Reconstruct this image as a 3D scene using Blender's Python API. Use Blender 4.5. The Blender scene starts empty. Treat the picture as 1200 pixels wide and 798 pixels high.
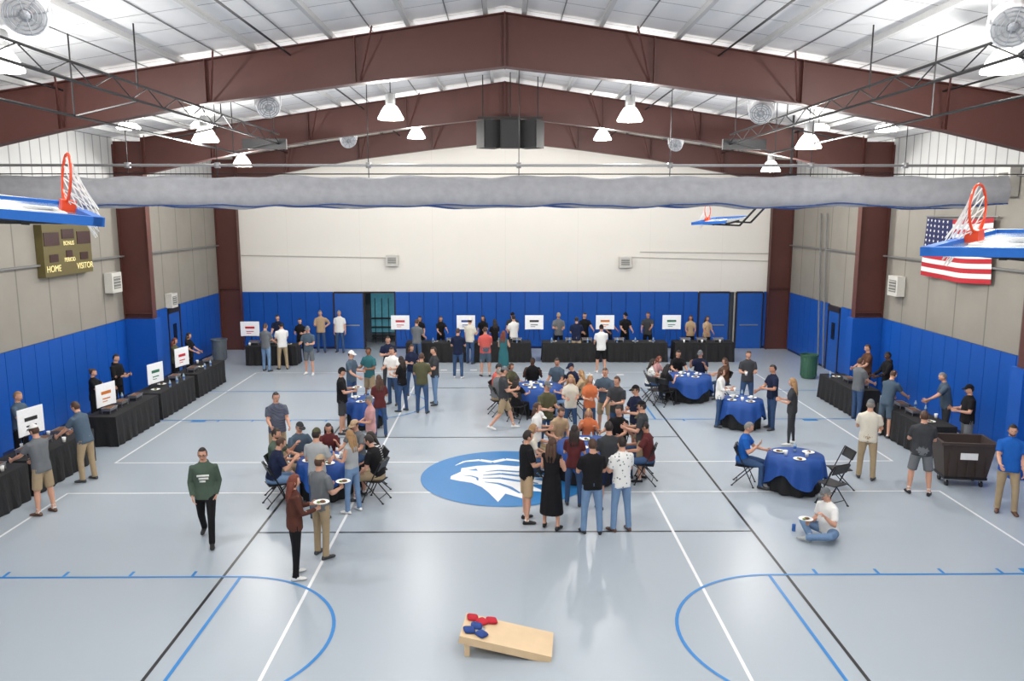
import bpy, math, random
import numpy as np
from mathutils import Vector, Matrix
from mathutils.bvhtree import BVHTree
random.seed(7)
sc=bpy.context.scene
V3=Vector
# ---------------------------------------------------------------- camera calibration
FPX=933.0; PIT=math.radians(9.07); YAW=math.radians(0.49); CH=5.72
cam=bpy.data.objects.new("camera",bpy.data.cameras.new("camera")); sc.collection.objects.link(cam)
cam.location=(0,0,CH); cam.rotation_euler=(math.pi/2-PIT,0,-YAW)
cam.data.lens=36*FPX/1200; cam.data.sensor_width=36; cam.data.sensor_fit='HORIZONTAL'; cam.data.clip_end=200
sc.camera=cam
def ray(px,py):
    u=(px-600)/FPX; v=(399-py)/FPX
    fw=V3((math.sin(YAW)*math.cos(PIT),math.cos(YAW)*math.cos(PIT),-math.sin(PIT)))
    r=V3((math.cos(YAW),-math.sin(YAW),0)); up=r.cross(fw)
    return fw+r*u+up*v
def floor(px,py):
    d=ray(px,py); t=-CH/d.z; return V3((d.x*t,d.y*t,0))
def atY(px,py,Y):
    d=ray(px,py); t=Y/d.y; return V3((d.x*t,Y,CH+d.z*t))
def atX(px,py,X):
    d=ray(px,py); t=X/d.x; return V3((X,d.y*t,CH+d.z*t))
# ---------------------------------------------------------------- materials
def lin(c):
    return tuple(((x/255)/12.92 if x/255<=0.04045 else ((x/255+0.055)/1.055)**2.4) for x in c)+(1,)
MC={}
def mat(name,rgb,rough=0.7,metal=0,var=0.08,scale=20,bump=0.0,emit=0,spec=0.5,alpha=1,trans=0):
    if name in MC: return MC[name]
    m=bpy.data.materials.new(name); m.use_nodes=True; nt=m.node_tree; b=nt.nodes["Principled BSDF"]
    c=lin(rgb)
    n=nt.nodes.new("ShaderNodeTexNoise"); n.inputs["Scale"].default_value=scale; n.inputs["Detail"].default_value=3
    tc=nt.nodes.new("ShaderNodeTexCoord"); nt.links.new(tc.outputs["Object"],n.inputs["Vector"])
    mx=nt.nodes.new("ShaderNodeMix"); mx.data_type='RGBA'
    mx.inputs[6].default_value=tuple(x*(1-var) for x in c[:3])+(1,)
    mx.inputs[7].default_value=tuple(min(1,x*(1+var)) for x in c[:3])+(1,)
    nt.links.new(n.outputs["Fac"],mx.inputs[0]); nt.links.new(mx.outputs[2],b.inputs["Base Color"])
    b.inputs["Roughness"].default_value=rough; b.inputs["Metallic"].default_value=metal
    b.inputs["Specular IOR Level"].default_value=spec
    if bump:
        bp=nt.nodes.new("ShaderNodeBump"); bp.inputs["Strength"].default_value=bump; bp.inputs["Distance"].default_value=0.02
        nt.links.new(n.outputs["Fac"],bp.inputs["Height"]); nt.links.new(bp.outputs[0],b.inputs["Normal"])
    if emit:
        b.inputs["Emission Color"].default_value=c; b.inputs["Emission Strength"].default_value=emit
    if alpha<1: b.inputs["Alpha"].default_value=alpha
    if trans: b.inputs["Transmission Weight"].default_value=trans
    MC[name]=m; return m
def stripes(name,rgb1,rgb2,axis,period,width,rough=0.6,bump=0.0,nscale=1.2,nvar=0.1):
    """base colour rgb1 with thin seams rgb2 every period metres along axis"""
    m=mat(name,rgb1,rough,var=nvar,scale=nscale); nt=m.node_tree; b=nt.nodes["Principled BSDF"]
    tc=nt.nodes.new("ShaderNodeTexCoord"); sx=nt.nodes.new("ShaderNodeSeparateXYZ"); nt.links.new(tc.outputs["Object"],sx.inputs[0])
    d=nt.nodes.new("ShaderNodeMath"); d.operation='DIVIDE'; d.inputs[1].default_value=period; nt.links.new(sx.outputs[axis],d.inputs[0])
    f=nt.nodes.new("ShaderNodeMath"); f.operation='FRACT'; nt.links.new(d.outputs[0],f.inputs[0])
    l=nt.nodes.new("ShaderNodeMath"); l.operation='LESS_THAN'; l.inputs[1].default_value=width/period; nt.links.new(f.outputs[0],l.inputs[0])
    src=b.inputs["Base Color"].links[0].from_socket
    mx=nt.nodes.new("ShaderNodeMix"); mx.data_type='RGBA'; nt.links.new(l.outputs[0],mx.inputs[0]); nt.links.new(src,mx.inputs[6])
    mx.inputs[7].default_value=lin(rgb2); nt.links.new(mx.outputs[2],b.inputs["Base Color"])
    return m
# ---------------------------------------------------------------- mesh builder
class MB:
    def __init__(s): s.v=[]; s.f=[]; s.m=[]; s.mats=[]
    def mi(s,m):
        if m not in s.mats: s.mats.append(m)
        return s.mats.index(m)
    def add(s,vs,fs,m):
        o=len(s.v); k=s.mi(m); s.v+= [V3(p) for p in vs]; s.f+=[tuple(i+o for i in f) for f in fs]; s.m+=[k]*len(fs)
    def box(s,c,d,m,rz=0):
        c=V3(c); hx,hy,hz=d[0]/2,d[1]/2,d[2]/2; R=Matrix.Rotation(rz,3,'Z')
        vs=[c+R@V3((x*hx,y*hy,z*hz)) for z in(-1,1) for y in(-1,1) for x in(-1,1)]
        s.add(vs,[(0,2,3,1),(4,5,7,6),(0,1,5,4),(2,6,7,3),(0,4,6,2),(1,3,7,5)],m)
    def obox(s,c,R,F,U,d,m):
        vs=[c+R*(x*d[0]/2)+F*(y*d[1]/2)+U*(z*d[2]/2) for z in(-1,1) for y in(-1,1) for x in(-1,1)]
        s.add(vs,[(0,2,3,1),(4,5,7,6),(0,1,5,4),(2,6,7,3),(0,4,6,2),(1,3,7,5)],m)
    def loft(s,cs,ab,m,R=None,F=None,n=12,cap=0.35,ref=None,sq=1.0):
        N=len(cs); vs=[]; cs=[V3(c) for c in cs]
        for i,c in enumerate(cs):
            if R is None:
                t=(cs[min(i+1,N-1)]-cs[max(i-1,0)]).normalized()
                rf=ref if ref else V3((1,0,0))
                if abs(t.dot(rf))>0.93: rf=V3((0,1,0)) if abs(t.y)<0.9 else V3((0,0,1))
                r=(rf-t*rf.dot(t)).normalized(); f=t.cross(r)
            else:
                r=R[i] if isinstance(R,list) else R; f=F[i] if isinstance(F,list) else F
            a,b=ab[i] if isinstance(ab[i],tuple) else (ab[i],ab[i])
            for j in range(n):
                th=2*math.pi*j/n; cc,ss=math.cos(th),math.sin(th)
                if sq!=1.0:
                    cc=math.copysign(abs(cc)**sq,cc); ss=math.copysign(abs(ss)**sq,ss)
                vs.append(c+r*(a*cc)+f*(b*ss))
        fs=[]
        for i in range(N-1):
            for j in range(n):
                k=(j+1)%n; fs.append((i*n+j,i*n+k,(i+1)*n+k,(i+1)*n+j))
        if cap is not None:
            def rad(q): return min(q) if isinstance(q,tuple) else q
            t0=(cs[0]-cs[1]).normalized(); t1=(cs[-1]-cs[-2]).normalized()
            vs.append(cs[0]+t0*rad(ab[0])*cap); vs.append(cs[-1]+t1*rad(ab[-1])*cap)
            a0=N*n; a1=a0+1
            for j in range(n):
                k=(j+1)%n; fs.append((a0,k,j)); fs.append((a1,(N-1)*n+j,(N-1)*n+k))
        s.add(vs,fs,m)
    def cyl(s,p0,p1,r,m,r1=None,n=10):
        s.loft([p0,p1],[r,r if r1 is None else r1],m,n=n,cap=0.0)
    def ell(s,c,R,F,U,rad,m,nl=6,nn=8):
        vs=[c+U*rad[2]]; fs=[]
        for i in range(1,nl):
            a=math.pi*i/nl
            for j in range(nn):
                t=2*math.pi*j/nn
                vs.append(c+U*(rad[2]*math.cos(a))+R*(rad[0]*math.sin(a)*math.cos(t))+F*(rad[1]*math.sin(a)*math.sin(t)))
        vs.append(c-U*rad[2]); e=len(vs)-1
        for j in range(nn): fs.append((0,1+j,1+(j+1)%nn)); fs.append((e,1+(nl-2)*nn+(j+1)%nn,1+(nl-2)*nn+j))
        for i in range(nl-2):
            for j in range(nn):
                k=(j+1)%nn; a=1+i*nn; fs.append((a+j,a+nn+j,a+nn+k,a+k))
        s.add(vs,fs,m)
    def lathe(s,c,prof,m,n=24,wave=None):
        c=V3(c); vs=[];fs=[]
        for i,(r,z) in enumerate(prof):
            for j in range(n):
                t=2*math.pi*j/n; rr=r;zz=z
                if wave: rr,zz=wave(i,r,z,t)
                vs.append(c+V3((rr*math.cos(t),rr*math.sin(t),zz)))
        for i in range(len(prof)-1):
            for j in range(n):
                k=(j+1)%n; fs.append((i*n+j,i*n+k,(i+1)*n+k,(i+1)*n+j))
        s.add(vs,fs,m)
    def obj(s,name,parent=None,smooth=False,loc=(0,0,0),rz=0):
        me=bpy.data.meshes.new(name); me.from_pydata([tuple(p) for p in s.v],[],s.f)
        for m in s.mats: me.materials.append(m)
        me.polygons.foreach_set("material_index",s.m)
        me.polygons.foreach_set("use_smooth",[smooth]*len(s.f)); me.update()
        o=bpy.data.objects.new(name,me); sc.collection.objects.link(o); o.location=loc; o.rotation_euler=(0,0,rz)
        if parent: o.parent=parent
        return o
def inst(o,name,loc,rz=0):
    q=bpy.data.objects.new(name,o.data); sc.collection.objects.link(q); q.location=loc; q.rotation_euler=(0,0,rz); return q
X,Y_,Z=V3((1,0,0)),V3((0,1,0)),V3((0,0,1))
# ---------------------------------------------------------------- room
HW=12.0; YB=33.7; YF=-1.0; RZ=9.8; SL=0.15
def roofz(x): return RZ-SL*abs(x)
# floor
fm=mat("floor_epoxy",(168,178,188),0.30,var=0.03,scale=0.35,spec=0.5)
g=MB(); g.box((0,(YB+YF)/2,-0.1),(2*HW+0.6,YB-YF+8,0.2),fm); g.obj("floor")
# court marks
bk=mat("paint_black",(25,26,30),0.35); wh=mat("paint_white",(238,240,242),0.35); bl=mat("paint_blue",(38,128,200),0.35)
CY=16.85
def strip(g,x0,y0,x1,y1,w,m,z=0.003):
    d=V3((x1-x0,y1-y0,0)).normalized(); n=V3((-d.y,d.x,0))*w/2
    a=V3((x0,y0,z)); c=V3((x1,y1,z)); g.add([a-n,c-n,c+n,a+n],[(0,1,2,3)],m)
def arc(g,cx,cy,r,a0,a1,w,m,z=0.003,n=40):
    vs=[];fs=[]
    for i in range(n+1):
        a=math.radians(a0+(a1-a0)*i/n)
        for q in(r-w/2,r+w/2): vs.append((cx+q*math.cos(a),cy+q*math.sin(a),z))
    for i in range(n): fs.append((2*i,2*i+1,2*i+3,2*i+2))
    g.add(vs,fs,m)
g=MB()
for x in(-4.5,4.5): strip(g,x,CY-9,x,CY+9,0.05,bk)
for y in(CY-9,CY-3.1,CY+3.1,CY+9): strip(g,-4.5,y,4.5,y,0.05,bk)
for sg in(-1,1):
    for x in(-3.05,3.05): strip(g,x,CY+sg*1.0,x,CY+sg*11.5,0.05,wh,0.004)
    strip(g,-9.05,CY+sg*1.02,9.05,CY+sg*1.02,0.05,wh,0.0045)
    for x in(-9.05,9.05): strip(g,x,CY+sg*1.0,x,CY+sg*11.6,0.05,wh,0.004)
    strip(g,-9.05,CY+sg*11.6,9.05,CY+sg*11.6,0.05,wh,0.0045)
    for sx in(-1,1):
        yl=CY+sg*4.88; cy=CY+sg*6.71
        strip(g,sx*4.22,yl,sx*10.4,yl,0.05,bl,0.005)
        strip(g,sx*4.22,cy+sg*1.83,sx*10.4,cy+sg*1.83,0.05,bl,0.005)
        strip(g,sx*4.22,cy-1.83,sx*4.22,cy+1.83,0.05,bl,0.0055)
        if sx<0: arc(g,-4.22,cy,1.83,-90,90,0.05,bl,0.006)
        else: arc(g,4.22,cy,1.83,90,270,0.05,bl,0.006)
        for q in(5.0,6.0,7.05,8.0): strip(g,sx*q,yl-sg*0.03,sx*q,yl-sg*0.2,0.05,bl,0.005)
        strip(g,sx*8.35,yl-sg*0.1,sx*8.75,yl-sg*0.1,0.2,bl,0.005)
for i in range(7): strip(g,-4.6+i*0.55,28.9,-4.35+i*0.55,28.9,0.2,wh)
for i in range(5): strip(g,1.8+i*0.55,28.0,2.05+i*0.55,28.0,0.2,wh)
g.obj("court_line_markings")
# centre logo
lb=mat("logo_blue",(46,122,184),0.35)
g=MB()
g.add([(1.86*math.cos(a*math.pi/32),CY+1.86*math.sin(a*math.pi/32),0.007) for a in range(64)],[tuple(range(64))],lb)
def lp(pts,m=wh,z=0.009): g.add([(x,CY+y,z) for x,y in pts],[tuple(range(len(pts)))],m)
lp([(-1.2,.0),(-1.0,.3),(-1.0,.55),(-.65,.72),(-.2,.8),(.25,.68),(.75,.75),(.45,.45),(1.0,.4),(.6,.12),(1.15,-.05),(.6,-.2),(1.1,-.55),(.5,-.55),(.85,-1.05),(.32,-.88),(.4,-1.45),(.0,-1.12),(-.15,-1.6),(-.35,-1.05),(-.5,-.72),(-.72,-.45),(-1.0,-.32),(-1.2,-.2)])
def swoosh(pts,w,m,z):
    n=len(pts)
    for i in range(n-1):
        a,b_=V3((*pts[i],0)),V3((*pts[i+1],0)); d=(b_-a).normalized(); q=V3((-d.y,d.x,0)); w0=w*math.sin(math.pi*(i+.3)/(n)); w1=w*math.sin(math.pi*(i+1.3)/n)
        lp([((a-q*w0).x,(a-q*w0).y),((b_-q*w1).x,(b_-q*w1).y),((b_+q*w1).x,(b_+q*w1).y),((a+q*w0).x,(a+q*w0).y)],m,z+i*.00002)
swoosh([(-.45,.3),(-.15,.38),(.2,.3),(.5,.25),(.8,.28)],.05,lb,.0105)
swoosh([(-.5,.05),(-.1,.15),(.3,.0),(.75,-.1)],.06,lb,.0107)
swoosh([(-.5,-.15),(-.1,-.15),(.3,-.35),(.7,-.5)],.06,lb,.0109)
swoosh([(-.45,-.4),(-.15,-.5),(.1,-.75),(.3,-1.1)],.05,lb,.0111)
swoosh([(-.95,.05),(-.75,.0),(-.62,-.12),(-.6,-.3)],.03,lb,.0113)
lp([(-.85,.4),(-.66,.5),(-.62,.36)],lb,0.0115)
swoosh([(-1.15,.75),(-.95,1.05),(-.6,1.15),(-.3,1.0),(0,1.2),(.3,1.1),(.5,.9)],.08,wh,.009)
g.obj("center_court_logo")
# roof
cm=stripes("roof_liner",(240,240,240),(150,150,150),1,1.05,0.025,0.6,nvar=0.03)
g=MB()
for s in(-1,1):
    g.add([(0,YF-3,RZ),(s*(HW+.3),YF-3,RZ-SL*(HW+.3)),(s*(HW+.3),YB+.3,RZ-SL*(HW+.3)),(0,YB+.3,RZ),
           (0,YF-3,RZ+.1),(s*(HW+.3),YF-3,RZ-SL*(HW+.3)+.1),(s*(HW+.3),YB+.3,RZ-SL*(HW+.3)+.1),(0,YB+.3,RZ+.1)],
          [(0,1,2,3),(4,5,6,7),(0,1,5,4),(1,2,6,5),(2,3,7,6)],cm)
g.obj("ceiling")
pm=mat("purlin_paint",(205,205,204),0.6); dk=mat("dark_metal",(38,38,40),0.5,metal=0.3); sm_=mat("seam_gray",(120,120,120),.6)
g=MB()
for s in(-1,1):
    for k in range(8):
        x=s*(0.35+k*1.55); z=roofz(x)
        g.box((x,(YB+YF)/2,z-0.05),(0.02,YB-YF,0.1),pm); g.box((x+s*0.03,(YB+YF)/2,z-0.1),(0.09,YB-YF,0.012),pm); g.box((x+s*0.085,(YB+YF)/2,z-0.01),(0.02,YB-YF,0.02),sm_)
        g.box((x+s*.8,(YB+YF)/2,roofz(x+s*.8)-.005),(.02,YB-YF,.02),sm_)
    for x in (4.3,8.9): g.cyl((s*x,YF,roofz(x)-.3),(s*x,YB,roofz(x)-.3),0.02,dk,n=6)
g.obj("roof_purlins")
# frames
br=mat("frame_red_brown",(84,46,40),0.5,var=0.1,scale=3)
def frame(y):
    g=MB()
    xs=[0,3,6,9,11.1]; dep=[1.02,0.9,0.84,0.92,1.08]; PO=.16
    for s in(-1,1):
        for i in range(4):
            x0,x1=s*xs[i],s*xs[i+1]; t0,t1=roofz(x0)-PO,roofz(x1)-PO; b0,b1=t0-dep[i]+.02,t1-dep[i+1]+.02
            g.add([(x0,y-.01,t0),(x1,y-.01,t1),(x1,y-.01,b1),(x0,y-.01,b0),(x0,y+.01,t0),(x1,y+.01,t1),(x1,y+.01,b1),(x0,y+.01,b0)],[(0,1,2,3),(4,7,6,5)],br)
            for (za,zb,th) in((t0,t1,.02),(b0,b1,-.02)):
                g.add([(x0,y-.14,za),(x1,y-.14,zb),(x1,y+.14,zb),(x0,y+.14,za),(x0,y-.14,za+th),(x1,y-.14,zb+th),(x1,y+.14,zb+th),(x0,y+.14,za+th)],
                      [(0,1,2,3),(4,7,6,5),(0,4,5,1),(3,2,6,7)],br)
            g.box((x1,y,(t1+b1)/2),(0.02,.24,t1-b1),br)
            g.cyl((x1-s*.1,y-.1,b1+.05),(x1-s*.5,y-1.0,t1-.0),0.02,br,n=5)
            g.cyl((x1-s*.1,y+.1,b1+.05),(x1-s*.5,y+1.0,t1-.0),0.02,br,n=5)
        g.box((s*11.55,y,3.95),(0.9,.02,7.9),br)
        g.box((s*11.1,y,3.5),(0.025,.28,7.0),br); g.box((s*11.97,y,3.9),(0.03,.28,7.8),br)
        for z in(2.6,7.0): g.box((s*11.55,y,z),(0.88,.27,.02),br)
    g.box((0,y,RZ-.16-.5),(0.03,.3,1.06),br)
    g.obj("steel_portal_frame")
for y in(33.45,25.1,16.7,8.3,0.2): frame(y)
# walls
ww=stripes("wall_white",(234,230,222),(222,218,211),0,3.05,0.012,0.7,nvar=0.02)
DX0,DX1=-5.98,-4.68; EX0,EX1=9.55,9.8; DH=2.42
g=MB()
def gable(x0,x1,z0,m,y=YB):
    xs=[x0]+([0] if x0<0<x1 else [])+[x1]
    for a,c in zip(xs,xs[1:]):
        g.add([(a,y,z0),(c,y,z0),(c,y,roofz(c)+.05),(a,y,roofz(a)+.05),(a,y+.2,z0),(c,y+.2,z0),(c,y+.2,roofz(c)+.05),(a,y+.2,roofz(a)+.05)],
              [(0,1,2,3),(4,7,6,5),(0,4,5,1),(0,3,7,4),(1,5,6,2)],m)
gable(-HW-.2,DX0,0,ww); gable(DX0,DX1,DH,ww); gable(DX1,EX0,0,ww); gable(EX0,EX1,DH,ww); gable(EX1,HW+.2,0,ww)
g.obj("wall_back")
g=MB(); gable(-HW-.2,HW+.2,0,ww,y=YF-.2-2); g.obj("wall_front")
fab=stripes("side_wall_liner",(146,141,132),(116,112,105),1,1.4,0.05,0.85,nvar=0.12)
upm=stripes("side_wall_upper",(196,196,194),(140,140,140),1,0.45,0.05,0.6)
gm=mat("girt_gray",(120,120,118),0.6)
for s,nm in((-1,"wall_left"),(1,"wall_right")):
    g=MB(); g.box((s*(HW+.1),(YB+YF-2)/2,3.3),(0.2,YB-YF+2.4,6.6),fab); g.box((s*(HW+.1),(YB+YF-2)/2,7.3),(0.2,YB-YF+2.4,1.44),upm)
    for z in(4.4,6.6): g.box((s*(HW-.05),(YB+YF)/2,z),(0.1,YB-YF,.05),gm)
    g.obj(nm)
# hallway beyond door
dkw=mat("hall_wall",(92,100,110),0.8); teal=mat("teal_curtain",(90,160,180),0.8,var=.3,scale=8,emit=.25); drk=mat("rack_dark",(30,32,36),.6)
g=MB(); g.box((-5.3,35.6,1.25),(2.6,.1,2.7),dkw); g.box((-6.4,34.75,1.25),(.1,1.6,2.7),dkw); g.box((-4.3,34.75,1.25),(.1,1.6,2.7),dkw); g.box((-5.3,34.8,2.6),(2.6,1.6,.1),dkw)
g.box((-5.2,35.5,1.4),(1.6,.06,1.9),teal)
for i in range(5): g.box((-5.8+i*.3,35.3,1.0),(.03,.03,2.0),drk)
for z in(.3,.7,1.1): g.box((-5.2,35.25,z),(1.5,.3,.04),drk)
g.box((9.7,34.6,1.25),(1.2,.1,2.7),dkw); g.obj("hallway_beyond_door")
# pads
pb=mat("pad_vinyl_blue",(16,80,168),0.42,var=0.05,scale=2,spec=0.4); pd=mat("pad_vinyl_edge",(8,34,90),0.6)
PH=2.44
def pads(nm,segs):
    g=MB()
    for (ax,a0,a1,o) in segs:
        n=max(1,round(abs(a1-a0)/0.61)); w=(a1-a0)/n
        for i in range(n):
            c=a0+w*(i+.5)
            if ax=='x': g.box((c,o,PH/2+.05),(abs(w)-.018,.06,PH-.1),pb); 
            else: g.box((o,c,PH/2+.05),(.06,abs(w)-.018,PH-.1),pb)
        if ax=='x': g.box(((a0+a1)/2,o+.015,PH/2),(abs(a1-a0),.02,PH),pd)
        else: g.box((o+(.015 if o>0 else -.015),(a0+a1)/2,PH/2),(.02,abs(a1-a0),PH),pd)
    return g.obj(nm)
pads("wall_padding_back",[('x',-12,-6.0-1.28,YB-.05),('x',DX1,EX0-1.35,YB-.05),('x',EX1+1.2,12,YB-.05)])
for s,nm in((-1,"wall_padding_left"),(1,"wall_padding_right")):
    sg=[]
    for a,c in((YF,-.05),(.45,8.05),(8.55,16.45),(16.95,24.85),(25.35,28.0),(29.1,33.15)): sg.append(('y',a,c,s*(HW-.05)))
    o=pads(nm,sg)
    for y in(8.3,16.7,25.1):
        h=MB(); h.box((s*11.5,y,PH/2),(1.0,.42,PH),pb); h.obj("column_pad")
# doors
ddk=mat("door_frame_dark",(40,30,30),0.5); dblue=mat("door_blue",(24,84,168),0.45); hnd=mat("door_handle",(190,190,190),0.3,metal=.8)
def door(nm,x,w,ang=0,hinge=-1):
    g=MB(); g.box((w/2,0,1.2),(w,.05,2.38),dblue); g.box((w*.5,-.04,1.02),(w*.7,.03,.05),hnd)
    g.box((0,0,1.2),(.06,.1,2.42),ddk); g.box((w,0,1.2),(.04,.1,2.42),ddk); g.box((w/2,0,2.42),(w,.1,.06),ddk)
    return g.obj(nm,loc=(x,YB-.08,0),rz=ang)
door("door_1",DX0-1.27,1.25); door("door_2",EX0-1.32,1.3); door("door_3",EX1+.03,1.12)
g=MB(); 
for x in(DX0,DX1): g.box((x,YB-.03,1.21),(.06,.12,2.42),ddk)
g.box(((DX0+DX1)/2,YB-.03,2.42),(1.35,.12,.06),ddk); g.obj("trim_door_frame")
for s,nm in((-1,"door_4"),(1,"door_5")):
    g=MB(); g.box((s*(HW-.04),28.55,1.1),(.06,1.0,2.2),dblue); g.box((s*(HW-.05),28.04,1.2),(.1,.06,2.4),ddk); g.box((s*(HW-.05),29.06,1.2),(.1,.06,2.4),ddk)
    g.box((s*(HW-.05),28.55,2.3),(.1,1.06,.2),ddk); g.box((s*(HW-.08),28.55,1.5),(.04,.25,.6),mat("door_glass",(25,28,35),.2)); g.obj(nm)
# wall boxes + conduit
boxm=mat("heater_enamel",(205,203,196),0.5); boxd=mat("grille_dark",(120,120,116),0.6)
def wallbox(p,ax,s=1,w=.5,h=.45):
    g=MB()
    if ax=='y':
        g.box((0,-.12,0),(w,.24,h),boxm); g.box((0,-.245,0),(w*.7,.01,h*.6),boxd)
        for i in range(4): g.box((0,-.255,-h*.22+i*h*.15),(w*.7,.02,.02),boxm)
    else:
        g.box((-s*.12,0,0),(.24,w,h),boxm); g.box((-s*.245,0,0),(.01,w*.7,h*.6),boxd)
        for i in range(4): g.box((-s*.255,0,-h*.22+i*h*.15),(.02,w*.7,.02),boxm)
    g.obj("wall_speaker_box",loc=p)
wallbox(atY(460,305,YB-.02),'y'); wallbox(atY(732,307,YB-.02),'y')
wallbox(atX(128,331,-HW+.02),'x',-1,.6,.6); wallbox(atX(197,352,-HW+.02),'x',-1,.5,.5); wallbox(atX(1055,335,HW-.02),'x',1,.6,.6); wallbox(atX(1187,213,HW-.02),'x',1,.5,.7)
g=MB()
for a,c in(((283,299),(455,302)),((750,295),(905,297)),):
    g.cyl(atY(*a,YB-.04),atY(*c,YB-.04),.022,boxm,n=6)
g.cyl(atY(732,301,YB-.04),atY(905,306,YB-.04),.018,boxm,n=6)
g.cyl(atX(962,250,HW-.1),atX(958,440,HW-.1),.03,gm,n=6); g.cyl(atX(969,250,HW-.1),atX(964,430,HW-.1),.03,gm,n=6)
g.obj("wall_conduit")
# ---------------------------------------------------------------- lights
bell=mat("bell_glass",(255,250,240),0.4,emit=3.0); bal=mat("ballast_gray",(190,192,192),0.4,metal=.5); glow=mat("lamp_glow",(255,252,245),0.4,emit=14)
def lamp(x,y,z,pw=400,vis=True):
    g=MB()
    g.lathe((0,0,0),[(0.30,0),(0.31,.03),(0.27,.10),(0.22,.2),(0.15,.30),(0.10,.34)],bell,24)
    g.lathe((0,0,0),[(0.0,.05),(0.27,.04)],glow,24)
    g.lathe((0,0,0),[(0.0,.34),(0.11,.34),(0.12,.36),(0.12,.56),(0.09,.6),(0,.6)],bal,16)
    g.cyl((0,0,.6),(0,0,roofz(x)-z-.01),0.012,dk,n=6)
    o=g.obj("high_bay_light",smooth=True,loc=(x,y,z))
    L=bpy.data.lights.new("lamp",'POINT'); L.energy=pw; L.shadow_soft_size=.22; L.color=(1,.98,.94)
    q=bpy.data.objects.new("bulb",L); sc.collection.objects.link(q); q.location=(0,0,-.28); q.parent=o
for (px,py,Yd) in((458,140,19.5),(738,142,19.5),(488,162,27.5),(706,164,27.5),(241,166,19.5),(947,174,19.5),(284,195,26),(903,201,26)):
    p=atY(px,py,Yd); lamp(p.x,p.y,min(p.z,roofz(p.x)-.75))
for x in(-3.1,3.1): 
    lamp(x,9.3,8.75)
    lamp(x,1.5,8.4)
for x in(-7.6,7.6):
    lamp(x,12.6,7.85); lamp(x,4.5,7.7)
# low-profile lamps
for (px,py,Yd) in((150,142,22),(1038,153,22),(235,126,23.5),(960,139,23.5)):
    p=atY(px,py,Yd); g=MB(); zz=min(p.z,roofz(p.x)-.35)
    g.lathe((0,0,0),[(0,0),(.28,0),(.3,.05),(.2,.15),(0,.15)],glow,20); g.cyl((0,0,.15),(0,0,roofz(p.x)-zz-.01),.02,dk,n=6); g.obj("low_bay_light",loc=(p.x,p.y,zz))
# fans
fwm=mat("fan_white",(225,227,230),0.4); fgr=mat("fan_grey",(150,155,162),0.5)
def fan(px,py,Yd,r):
    p=atY(px,py,Yd); g=MB(); ax=V3((-0.35 if p.x>0 else .35,-.8,-.5)).normalized(); rr=V3((1,0,0)); rr=(rr-ax*rr.dot(ax)).normalized(); uu=rr.cross(ax)*-1
    o=V3((0,0,0))
    g.loft([o-ax*r*.5,o-ax*r*.4,o+ax*r*.3,o+ax*r*.36],[r*.8,r,r,r*.9],fwm,R=rr,F=uu,n=20,cap=0)
    for q in(.3,.5,.7,.88): 
        pts=[o+ax*(r*.42)+rr*(q*r*math.cos(t*math.pi/10))+uu*(q*r*math.sin(t*math.pi/10)) for t in range(21)]
        g.loft(pts,[.009]*21,fgr,n=4,cap=0)
    g.ell(o+ax*r*.42,rr,uu,ax,(r*.25,r*.25,r*.12),fgr)
    for k in range(8):
        d=rr*math.cos(k*math.pi/4)+uu*math.sin(k*math.pi/4); g.cyl(o+ax*r*.42,o+ax*r*.42+d*r*.9,.008,fgr,n=4)
    g.cyl((-r*1.08,0,0),(-r*1.08,0,r*1.2),.015,fwm,n=6); g.cyl((r*1.08,0,0),(r*1.08,0,r*1.2),.015,fwm,n=6)
    g.cyl((-r*1.08,0,r*1.2),(r*1.08,0,r*1.2),.015,fwm,n=6); g.cyl((0,0,r*1.2),(0,0,roofz(p.x)-p.z-.01),.015,fwm,n=6)
    g.obj("ceiling_fan_blower",smooth=False,loc=p)
fan(30,14,9.2,.24); fan(1186,28,9.2,.24); fan(314,124,17.5,.25); fan(892,131,17.5,.25); fan(408,164,26,.25); fan(792,169,26,.22)
# speaker cluster
spk=mat("speaker_black",(14,14,15),0.6); spg=mat("speaker_grille",(22,22,24),0.5,bump=.6,scale=200)
g=MB()
for i,a in((-1,.45),(0,0),(1,-.45)):
    g.box((i*.62,abs(i)*.12,0),(.58,.55,.8),spk,rz=a); R=Matrix.Rotation(a,3,'Z'); c=V3((i*.62,abs(i)*.12,0))+R@V3((0,-.285,0)); g.box(c,(.52,.02,.72),spg,rz=a)
g.box((0,0,.46),(1.9,.06,.06),spk)
p=atY(598,157,24.0)
for x in(-.8,0,.8): g.cyl((x,0,.45),(x,0,roofz(p.x+x)-p.z-.02),.015,spk,n=6)
g.obj("speaker_cluster",loc=p)
# ---------------------------------------------------------------- divider curtain
cu=mat("curtain_mesh_gray",(176,178,184),0.8,var=.2,scale=5,bump=.5,alpha=.86); cb=mat("curtain_blue_hem",(60,90,150),0.7); pipe=mat("pipe_galv",(170,170,172),0.4,metal=.5)
g=MB(); N=160; prof=[(-.10,.34),(-.17,.24),(-.14,.16),(-.21,.06),(-.20,-.08),(-.14,-.24),(-.02,-.31),(.02,-.31),(.12,-.24),(.19,-.08),(.2,.12),(.15,.3)]
vs=[];fs=[];fb=[]
for i in range(N+1):
    t=i/N; x=-11.6+t*22.9; sag=-.06*abs(math.sin(t*math.pi*7))+.02*math.sin(t*40)
    for j,(yy,zz) in enumerate(prof):
        k=1+.10*math.sin(x*7+j*1.7)+.07*math.sin(x*17+j)
        vs.append((x,18.2+yy*k,6.2+zz*(1+.05*math.sin(x*5+j))+.02*math.sin(x*2.3+j*2)+sag*(1 if zz<.1 else .3)))
m=len(prof)
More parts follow.
